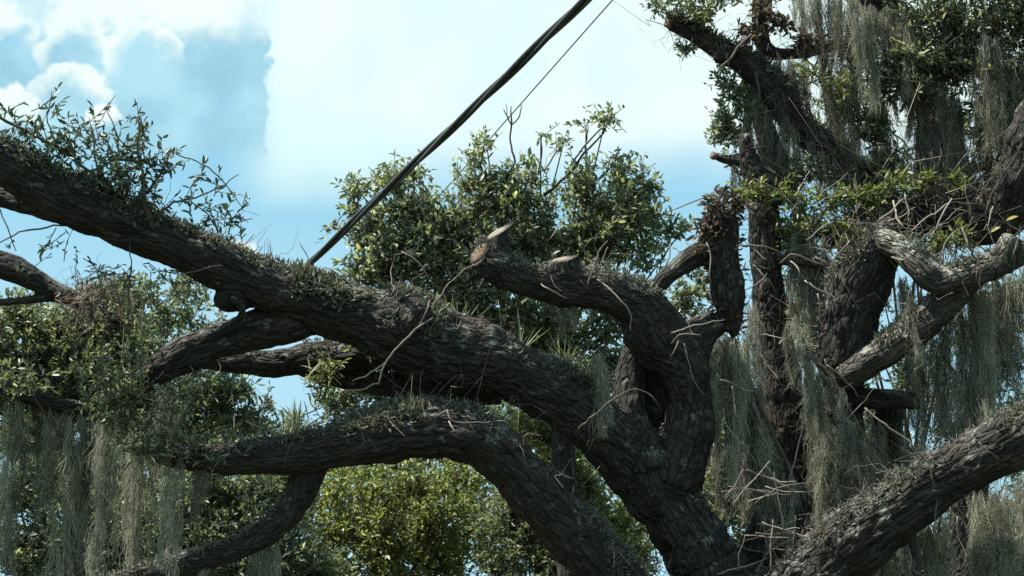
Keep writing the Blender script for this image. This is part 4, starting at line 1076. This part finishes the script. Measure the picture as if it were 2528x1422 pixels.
crown_tree('yellow_green_bush', 'bright sliver of sunlit leaves in the wedge between the arching limb and the main limb', (1400, 1400, 18.4), (1400, 1480, 18.4), [
 (1300, 1050, 18.2, 60, 40, 1.3), (1350, 1080, 18.2, 60, 50, 1.4), (1400, 1140, 18.2, 60, 60, 1.4), (1450, 1210, 18.2, 60, 60, 1.3), (1510, 1290, 18.2, 60, 60, 1.2), (1570, 1370, 18.2, 60, 60, 1.2),
], M_YEL_LEAF, 0.060, 0.028, 55, per=10, tl=0.2, dens=90, trunk_r=0.08)
crown_tree('shade_tree', 'dull green tree at lower left behind the hanging moss', (450, 1400, 19.0), (450, 1480, 19.0), [(-200, 1150, 19.4, 160, 160, 1.0), (-350, 1300, 19.4, 180, 180, 1.0), (-250, 950, 19.6, 130, 110, .8),
 (480, 1220, 18.8, 130, 80, 1.1), (640, 1220, 18.8, 110, 70, 1.1), (560, 1320, 18.7, 150, 90, 1.2), (700, 1360, 18.7, 120, 80, 1.1), (600, 1410, 18.6, 160, 60, 1.2), (380, 1300, 18.8, 130, 100, 1.1), (430, 1400, 18.7, 130, 70, 1.2), (230, 1250, 19.0, 120, 100, 1.1), (240, 1380, 18.9, 130, 80, 1.2), (90, 1200, 19.2, 120, 100, 1.0), (90, 1350, 19.1, 140, 100, 1.2), (-40, 1280, 19.2, 90, 140, 1.0),
 (520, 1120, 19.0, 120, 60, 1.0), (780, 1420, 18.8, 90, 70, 1.0), (300, 1200, 19.6, 330, 130, 1.0), (300, 1370, 19.6, 360, 120, 1.0), (620, 1290, 19.6, 190, 140, 1.0), (680, 1200, 19.2, 110, 60, 1.0),
], M_FAR_LEAF, 0.074, 0.034, 57, per=10, tl=0.25, dens=72, trunk_r=0.14)
crown_tree('shade_tree', 'deep green tree at lower right behind the right limb', (2300, 1450, 20.0), (2300, 1560, 20.0), [(2720, 1200, 19.8, 160, 160, 1.0), (2950, 1250, 19.8, 180, 180, 1.0), (2750, 1400, 19.8, 200, 100, 1.0), (3150, 1350, 19.8, 160, 160, .9),
 (2130, 1400, 19.6, 100, 80, 1.2), (2260, 1400, 19.6, 110, 90, 1.2), (2390, 1390, 19.6, 120, 90, 1.2), (2500, 1360, 19.6, 110, 110, 1.2), (2560, 1250, 19.6, 90, 100, 1.0), (2420, 1260, 19.8, 90, 60, .9), (2080, 1200, 20.0, 50, 60, .5), (1780, 1000, 19.6, 70, 100, .9), (1830, 1130, 19.6, 80, 90, 1.1), (1880, 1000, 19.8, 70, 110, .9), (1880, 1270, 19.6, 90, 90, 1.2), (1780, 1230, 19.4, 70, 120, 1.3), (1760, 1080, 19.4, 60, 100, 1.2), (1830, 1380, 19.4, 90, 60, 1.3), (2440, 800, 20.0, 110, 150, .6), (2330, 960, 20.0, 90, 90, .7), (1990, 1180, 19.6, 60, 90, 1.0), (1740, 900, 19.8, 40, 60, .7), (2000, 1330, 19.8, 80, 60, 1.0), (2250, 1180, 20.0, 60, 80, .7), (2330, 1370, 20.6, 300, 120, 1.1), (1850, 1180, 20.6, 150, 220, 1.0), (1960, 1020, 20.4, 120, 160, .7), (2160, 1100, 20.4, 100, 100, .6), (2500, 1130, 20.4, 80, 80, .6), (2000, 800, 20.4, 60, 120, .8),
], M_FAR_LEAF, 0.074, 0.034, 59, per=10, tl=0.25, dens=64, trunk_r=0.15)

crown_tree('background_tree', 'pale grey-green tree far behind at left, filling the gaps between the left limbs', (120, 1300, 22.5), (200, 1250, 22.5), [
 (60, 800, 22.0, 150, 80, 1.0), (220, 830, 22.0, 170, 90, 1.0), (350, 790, 22.0, 110, 70, .9), (430, 890, 22.0, 160, 80, 1.0), (250, 960, 22.0, 250, 90, 1.0), (520, 970, 22.0, 110, 60, .9), (80, 1030, 22.0, 200, 110, 1.0), (400, 1070, 22.0, 220, 80, 1.0),
 (590, 1060, 22.0, 120, 46, .9), (460, 735, 22.0, 80, 50, .5), (560, 800, 22.0, 40, 30, .4), (300, 720, 22.0, 90, 40, .5), (680, 1060, 22.0, 70, 30, .6), (760, 1060, 22.4, 60, 30, .4), (890, 965, 22.4, 80, 50, 1.2), (1010, 980, 22.4, 110, 50, 1.3), (840, 1000, 22.4, 60, 40, 1.2), (1150, 1000, 22.4, 110, 60, .9),
], M_FAR_LEAF, 0.080, 0.036, 71, per=10, tl=0.27, dens=60, trunk_r=0.15)
crown_tree('background_tree', 'dim leafy tree behind the moss curtains on the right', (2250, 1300, 18.6), (2250, 1250, 18.6), [
 (1960, 770, 18.4, 80, 120, .8), (2010, 650, 18.4, 80, 80, .8), (1990, 560, 18.4, 90, 40, .8), (2230, 900, 18.4, 50, 50, .6), (2480, 850, 18.4, 70, 150, .45), (2440, 490, 18.4, 90, 50, .8), (2310, 610, 18.4, 100, 40, .8), (2500, 1010, 18.4, 90, 90, .8), (2180, 730, 18.4, 34, 70, .5), (1735, 710, 18.4, 50, 70, .8), (1690, 640, 18.4, 50, 30, .6),
 (2060, 320, 18.4, 90, 90, .25), (2150, 250, 18.4, 90, 90, .4), (2215, 390, 18.4, 60, 70, .5), (2400, 320, 18.4, 90, 80, .5), (2490, 410, 18.4, 60, 40, .5), (1960, 430, 18.4, 50, 30, .5), (2130, 120, 18.4, 110, 70, .4), (1800, 330, 18.4, 40, 80, .5), (2350, 1060, 18.4, 80, 60, .7), (2220, 1130, 18.4, 90, 80, .9), (1800, 920, 18.4, 60, 120, .7), (2080, 1130, 18.4, 40, 60, .4), (2150, 1015, 18.0, 60, 50, 1.4), (2170, 860, 18.4, 30, 60, .6), (2310, 880, 18.4, 50, 80, .5), (2400, 560, 18.4, 110, 50, .8), (2250, 560, 18.4, 110, 50, .8), (2120, 420, 18.4, 90, 60, .6),
], M_FAR_LEAF, 0.062, 0.027, 73, per=10, tl=0.22, dens=75, trunk_r=0.14)

# ------------------------------------------------------------------ blades of narrow-leaved plants perched on the limbs
def blades(name, label, x, y, d, n, length, spread, mat, seed, tilt=(0, 0, 1)):
    lr = np.random.default_rng(seed)
    c0 = P(x, y, d)
    t = thing(name, c0, label, 'plant')
    K = 6
    dr_ = unit(np.asarray(tilt) + lr.normal(size=(n, 3)) * spread)
    o = c0 + lr.normal(0, 0.04, (n, 3))
    tt = np.linspace(0, 1, K)[None, :, None]
    L = length * lr.uniform(.5, 1.15, (n, 1, 1))
    PT = o[:, None] + dr_[:, None] * tt * L + np.array((0, 0, -0.35)) * tt ** 2 * L * lr.uniform(0.2, 1.2, (n, 1, 1))
    sd = unit(np.cross(dr_, lr.normal(size=(n, 3))))
    Wd = 0.011 * np.array([.7, 1, 1, .85, .55, .1])[None] * lr.uniform(.7, 1.3, (n, 1))
    V, F = ribbons(PT, Wd, sd)
    add('blades', make_mesh('blades', V, F, rnd=np.repeat(lr.uniform(0, 1, n), K * 2), mat=mat), t, kind='stuff')
blades('grass_tuft', 'tuft of upright green grass blades on the arching limb, against blue sky', 725, 1060, 13.9, 60, 0.26, .30, M_MID_LEAF, 61)
blades('grass_tuft', 'spray of narrow leaves fanning out above the middle of the main limb', 1270, 910, 14.3, 90, 0.40, .75, M_OAK_LEAF, 62, (-.3, -.1, .6))
blades('grass_tuft', 'spray of narrow leaves just left of the twisted stem', 1400, 930, 14.2, 90, 0.34, .8, M_FAR_LEAF, 63, (-.2, -.1, .7))
blades('grass_tuft', 'spray of narrow leaves beside the stump of the main limb', 1130, 820, 14.2, 45, 0.32, .7, M_OAK_LEAF, 64, (.1, -.1, .8))
blades('grass_tuft', 'small narrow-leaved plant hanging under the thin limb', 800, 905, 14.1, 40, 0.16, .8, M_OAK_LEAF, 65, (0, -.2, -.5))

# ------------------------------------------------------------------ Spanish moss: every hanging clump is a thing
def moss(label, anchors, L, n=240, locks=6, seed=0, lean=(0, 0)):
    """anchors: (x, y, depth) along the top; L: length in pixels. A clump is a row of locks, each a thick tangle of curls round a swaying core."""
    lr = np.random.default_rng(seed * 7 + 100)
    A = np.array([P(*a) for a in anchors])
    s = PX(np.mean([a[2] for a in anchors]))
    o = thing('spanish_moss', A.mean(0), label, 'moss', 'spanish moss hanging from the oaks')
    seg = np.r_[0, np.cumsum(np.linalg.norm(np.diff(A, axis=0), axis=1))]
    locks = int(locks * 1.7) + 1
    lk = (np.arange(locks) + lr.uniform(0.0, 1.0, locks)) / locks
    lc = np.stack([np.interp(lk * seg[-1], seg, A[:, i]) for i in range(3)], -1) + lr.normal(0, 0.02, (locks, 3)) * np.array((1, 2.5, 1))
    ll = np.maximum(L * s * np.clip(lr.beta(1.6, 1.3, locks) * 1.25, 0.15, 1.12), 0.12)
    ll[lr.integers(0, locks)] = L * s * 1.05
    rc = lr.uniform(0.016, 0.044, locks) * np.clip(ll / 0.5, 0.6, 1.25)
    swf = lr.uniform(1.5, 4.5, (locks, 2)); swp = lr.uniform(0, 6.3, (locks, 2)); swa = lr.uniform(0.008, 0.035, (locks, 2))
    m = int(n * 4.2)
    w = lr.choice(locks, m, p=ll / ll.sum())
    K = 6
    t0 = lr.uniform(0, 1, m) ** 1.15 * 0.93                          # where on the lock a curl begins
    sl = lr.uniform(0.07, 0.26, m) * np.clip(ll[w] / 0.5, 0.6, 1.2)  # its length
    sl = np.minimum(sl, ll[w] * (1.08 - t0))
    u = np.linspace(0, 1, K)[None, :]
    z = t0[:, None] * ll[w][:, None] + u * sl[:, None]
    tt = np.clip(z / ll[w][:, None], 0, 1.1)
    prof = (0.55 + 0.75 * np.sin(np.clip(tt, 0, 1) * math.pi * 0.8)) * np.sqrt(np.clip(1.12 - tt, 0.02, 1))
    lump = 1 + 0.45 * np.sin(z * lr.uniform(14, 26, locks)[w][:, None] + swp[w, 0][:, None] * 3)
    ang = lr.uniform(0, 6.283, m); rad = np.abs(lr.normal(0, 0.75, m))
    off = np.stack([np.cos(ang) * rad, np.sin(ang) * rad], -1)
    hp = lr.uniform(0, 6.283, m)[:, None] + z * lr.uniform(35, 75, m)[:, None]
    ha = lr.uniform(0.003, 0.011, m)[:, None]
    dv = lr.normal(0, 0.14, (m, 2))                                   # curls stray sideways from the core
    PT = np.zeros((m, K, 3))
    for ax in (0, 1):
        PT[:, :, ax] = lc[w, ax][:, None] + off[:, ax][:, None] * rc[w][:, None] * prof * lump \
            + swa[w, ax][:, None] * np.sin(swf[w, ax][:, None] * z * 2 + swp[w, ax][:, None]) * np.minimum(1, tt * 3) \
            + ha * (np.cos(hp) if ax == 0 else np.sin(hp)) + dv[:, ax][:, None] * u * sl[:, None] + lean[ax] * z
    PT[:, :, 2] = lc[w, 2][:, None] + lr.normal(0, 0.012, m)[:, None] - z
    sd = lr.normal(size=(m, 3)); sd[:, 2] *= 0.4; sd = unit(sd)
    WD = lr.uniform(0.0024, 0.0052, (m, 1)) * np.array([.6, 1, 1, .9, .7, .3])[None]
    V1, F1 = ribbons(PT, WD, sd)
    h = int(m * 1.1)                                                  # stray wisps
    hs = lr.integers(0, m, h); hk = lr.integers(1, K, h)
    o0 = PT[hs, hk]
    dd = unit(lr.normal(size=(h, 3)) + np.array((0, 0, -0.5)))
    cu = lr.normal(size=(h, 1, 3)) * 0.7 + np.array((0, 0, -0.4))
    th = np.linspace(0, 1, 3)[None, :, None]
    HP = o0[:, None] + (dd[:, None] * th + cu * th ** 2) * lr.uniform(0.02, 0.06, (h, 1, 1))
    V2, F2 = ribbons(HP, np.full((h, 3), 0.0028) * np.array([1, .9, .4]), unit(lr.normal(size=(h, 3))))
    V = np.vstack([V1, V2])
    F = np.vstack([F1, F2 + len(V1)])
    lb = lr.uniform(0.0, 0.6, locks)
    r1 = np.clip(lb[w] + lr.uniform(0, 0.45, m), 0, 1)
    r = np.concatenate([np.repeat(r1, K * 2), np.repeat(r1[hs], 6)])
    add('strands', make_mesh('strands', V, F, rnd=r, mat=M_MOSS), o, kind='stuff')
    return o

MOSS = [
 # lower left curtain
 ('dark thick moss beard at the far left edge below the bare limb', [(15, 990, 14.9), (75, 1000, 14.9)], 470, 330, 4),
 ('moss strand second from the left edge, lower left curtain', [(95, 1010, 15.0), (150, 1020, 15.0)], 400, 220, 4),
 ('broad grey moss curtain left of the lower branch', [(165, 1020, 15.0), (235, 1030, 15.0)], 380, 260, 5),
 ('long moss beard reaching the bottom edge at lower left', [(240, 1030, 14.8), (300, 1050, 14.8)], 430, 260, 4),
 ('moss beard between the long left beard and the arching limb tip', [(310, 1060, 14.2), (370, 1080, 14.0)], 360, 220, 5),
 ('wispy moss off the thin tip of the arching limb', [(390, 1100, 13.4), (450, 1115, 13.4)], 280, 120, 4),
 ('short dark moss tuft under the left end of the arching limb', [(480, 1130, 13.35), (515, 1140, 13.35)], 150, 140, 3),
 ('small moss tuft under the bend of the crooked branch', [(615, 1350, 13.45), (690, 1340, 13.45)], 190, 220, 4),
 ('thin moss wisp under the crooked branch, near the bottom edge', [(480, 1395, 13.4), (530, 1385, 13.4)], 90, 90, 3),
 ('thin moss behind the forked left limb', [(380, 950, 14.4), (440, 960, 14.4)], 200, 110, 4),
 # centre
 ('pale moss tuft hanging left of the twisted stem', [(1465, 880, 13.8), (1490, 890, 13.8)], 170, 150, 3),
 ('small moss tuft under the sawn limb', [(1390, 735, 13.85), (1440, 745, 13.85)], 90, 90, 3),
 # right centre
 ('wide moss curtain just right of the twisted stem', [(1755, 825, 14.3), (1835, 835, 14.3)], 340, 560, 8),
 ('moss curtain over the lower part of the dark upright limb', [(1810, 835, 14.45), (1850, 950, 14.35), (1900, 1070, 14.3)], 250, 560, 8),
 ('moss sloping down toward the crotch of the trunk', [(1850, 1000, 14.2), (1960, 1180, 14.1)], 190, 280, 7),
 ('narrow moss band beside the reddish broken limb', [(1835, 740, 14.6), (1860, 760, 14.6)], 360, 160, 3),
 ('slanting moss festoon along the thick leaning limb', [(1945, 775, 14.3), (1995, 860, 14.2), (2060, 965, 14.2)], 150, 520, 9),
 ('lower end of the slanting moss festoon above the right limb', [(2060, 965, 14.15), (2130, 1080, 14.1), (2195, 1175, 14.1)], 110, 420, 8),
 ('moss sheet hanging behind the slanting festoon', [(1985, 960, 14.7), (2060, 1020, 14.7)], 300, 300, 6),
 ('moss fringe over the bright gap by the right limb', [(2040, 1130, 14.6), (2110, 1140, 14.6)], 170, 170, 5),
 ('moss behind the round stub under the lichen limb', [(2110, 1030, 14.9), (2240, 1030, 14.9)], 230, 240, 6),
 # right
 ('moss hanging between the thick leaning limb and the pale limb', [(2215, 680, 14.5), (2270, 710, 14.4)], 170, 260, 4),
 ('moss below the middle of the lichen limb', [(2240, 850, 14.6), (2300, 830, 14.6)], 260, 260, 5),
 ('moss under the elbow of the pale limb', [(2310, 760, 14.5), (2370, 750, 14.5)], 330, 330, 5),
 ('broad sunlit moss curtain under the pale limb', [(2375, 720, 14.4), (2440, 700, 14.4)], 330, 380, 6),
 ('dark moss beard right of the sunlit curtain', [(2445, 700, 14.6), (2490, 690, 14.6)], 360, 280, 4),
 ('moss at the right edge beneath the pale limb', [(2490, 670, 14.5), (2550, 650, 14.5)], 330, 260, 5),
 ('moss behind the upper edge of the right limb', [(2330, 960, 15.2), (2440, 950, 15.2)], 220, 240, 6),
 # lower right
 ('thin moss strands under the start of the right limb', [(2150, 1330, 14.6), (2240, 1310, 14.6)], 190, 200, 6),
 ('moss under the middle of the right limb', [(2270, 1290, 13.6), (2340, 1270, 13.6)], 220, 260, 5),
 ('moss beard under the outer right limb', [(2390, 1220, 13.7), (2460, 1200, 13.7)], 280, 280, 5),
 ('moss beard at the lower right edge', [(2470, 1190, 13.8), (2560, 1160, 13.8)], 330, 320, 6),
 ('bushy pale moss clump in the lower right corner', [(2400, 1330, 13.5), (2530, 1310, 13.5)], 160, 330, 8),
 # upper right
 ('wide moss curtain below the dead leaves at the top', [(1870, 130, 15.5), (1920, 140, 15.5)], 330, 300, 6),
 ('moss beard second from the left in the upper right', [(1925, 140, 15.5), (1965, 150, 15.5)], 350, 260, 4),
 ('thin moss strand left of the sky gap near the top', [(1970, 150, 15.5), (1990, 160, 15.5)], 240, 120, 2),
 ('narrow slanting moss strand right of the sky gap', [(2015, 140, 15.5), (2035, 150, 15.5)], 330, 170, 2, (.16, 0)),
 ('moss below the yellow sprig in the upper right', [(2060, 160, 15.5), (2110, 180, 15.5)], 280, 220, 4),
 ('thick grey moss sheet at the top edge', [(1960, -30, 15.4), (2060, -20, 15.4)], 190, 330, 7),
 ('big grey moss mass on the top of the upright limb', [(2070, -20, 15.2), (2170, 20, 15.2)], 240, 480, 7),
 ('moss right of the big grey mass at the top', [(2180, 10, 15.2), (2250, 60, 15.2)], 220, 360, 6),
 ('moss along the left side of the upper upright limb', [(2230, 190, 15.3), (2290, 210, 15.3)], 250, 330, 5),
 ('moss along the right side of the upper upright limb', [(2310, 200, 15.3), (2370, 240, 15.3)], 230, 300, 5),
 ('pale moss beard under the dark leaves, far upper right', [(2410, 80, 15.0), (2470, 90, 15.0)], 260, 300, 5),
 ('moss above the bare right branch', [(2400, 240, 15.1), (2450, 250, 15.1)], 170, 200, 4),
 ('thin moss on the limb beside the left leaf column, upper right', [(1840, 230, 15.4), (1880, 300, 15.4)], 150, 130, 4),
 ('moss under the middle of the reaching sawn limb', [(1975, 345, 15.3), (2060, 400, 15.3)], 110, 150, 5),
 ('thin moss behind the broken stub', [(1800, 400, 15.2), (1890, 440, 15.2)], 100, 120, 5),
 ('moss below the yellow-green leaves, right of the dark upright limb', [(1950, 560, 14.9), (2030, 580, 14.9)], 210, 220, 5),
 ('moss left of the thick leaning limb, low down', [(1950, 640, 15.0), (2010, 660, 15.0)], 190, 170, 4),
 ('pale moss on the fork of the far right limb', [(2350, 380, 15.2), (2400, 370, 15.2)], 110, 150, 4),
 ('thin moss strands hanging past the bare right branches', [(2440, 360, 15.1), (2520, 360, 15.1)], 80, 70, 5),
 ('moss strip just left of the upper upright limb, below the leaf clump', [(2140, 210, 15.4), (2205, 235, 15.4)], 230, 240, 4),
 ('moss at the far right edge above the heavy dark limb', [(2475, 130, 15.0), (2535, 140, 15.0)], 210, 240, 4),
 ('moss in shade behind the lower trunk fork', [(1760, 1080, 14.6), (1850, 1100, 14.6)], 190, 240, 6),
]
for i_, m_ in enumerate(MOSS):
    moss(m_[0], m_[1], m_[2], int(m_[3] * (1.25 if m_[1][0][1] < 300 else 0.9)), m_[4], seed=i_ + 1, lean=m_[5] if len(m_) > 5 else (0, 0))

# ------------------------------------------------------------------ overhead lines
def line_tube(q, sides=8):
    return tube(q, sides)
A0, A1 = P(1456, -8, 10.2), P(742, 672, 14.75)
dirc = A1 - A0
S0, S1 = A0 - dirc * 1.3, A1 + dirc * 1.2
CABLE = thing('overhead_cable', S0, 'thick twisted black overhead cable running down from the top to behind the main limb', 'cable')
n_ = 420
tt_ = np.linspace(0, 1, n_)
ctr = S0[None] + (S1 - S0)[None] * tt_[:, None]
ctr[:, 2] -= 0.03 * np.sin(np.linspace(0, math.pi, n_))
ctr[:, 2] += 0.03 * math.sin(math.pi * 0.5)
tdir = unit(S1 - S0)
nu = unit(np.cross(tdir, (0, 0, 1.0))); nb = np.cross(nu, tdir)
total = np.linalg.norm(S1 - S0)
for k_ in range(3):
    ph = tt_ * total / 3.1 * 2 * math.pi + k_ * 2 * math.pi / 3 + 0.5 * np.sin(tt_ * total * 0.9)
    rr_ = 0.0145 if k_ < 2 else 0.011
    hr = 0.0150
    q = np.concatenate([ctr + (np.cos(ph)[:, None] * nu + np.sin(ph)[:, None] * nb) * hr, np.full((n_, 1), rr_)], 1)
    V, F, T = tube(q, 8)
    add('conductor' if k_ < 2 else 'messenger_wire', make_mesh('conductor', V, [F, T], rnd=np.full(len(V), .5), mat=M_CABLE if k_ < 2 else M_MESSENGER), CABLE)
B0, B1 = P(1512, 0, 16.5), P(1090, 478, 20.5)
dB = B1 - B0
T0, T1 = B0 - dB * 1.2, B1 + dB * 1.0
nn_ = 80
q = np.concatenate([T0[None] + (T1 - T0)[None] * np.linspace(0, 1, nn_)[:, None], np.full((nn_, 1), 0.0062)], 1)
V, F, T = tube(q, 6)
add('overhead_wire', make_mesh('overhead_wire', V, [F, T], rnd=np.full(len(V), .5), mat=M_MESSENGER), None, label='single thin overhead wire right of the thick cable', cat='wire')
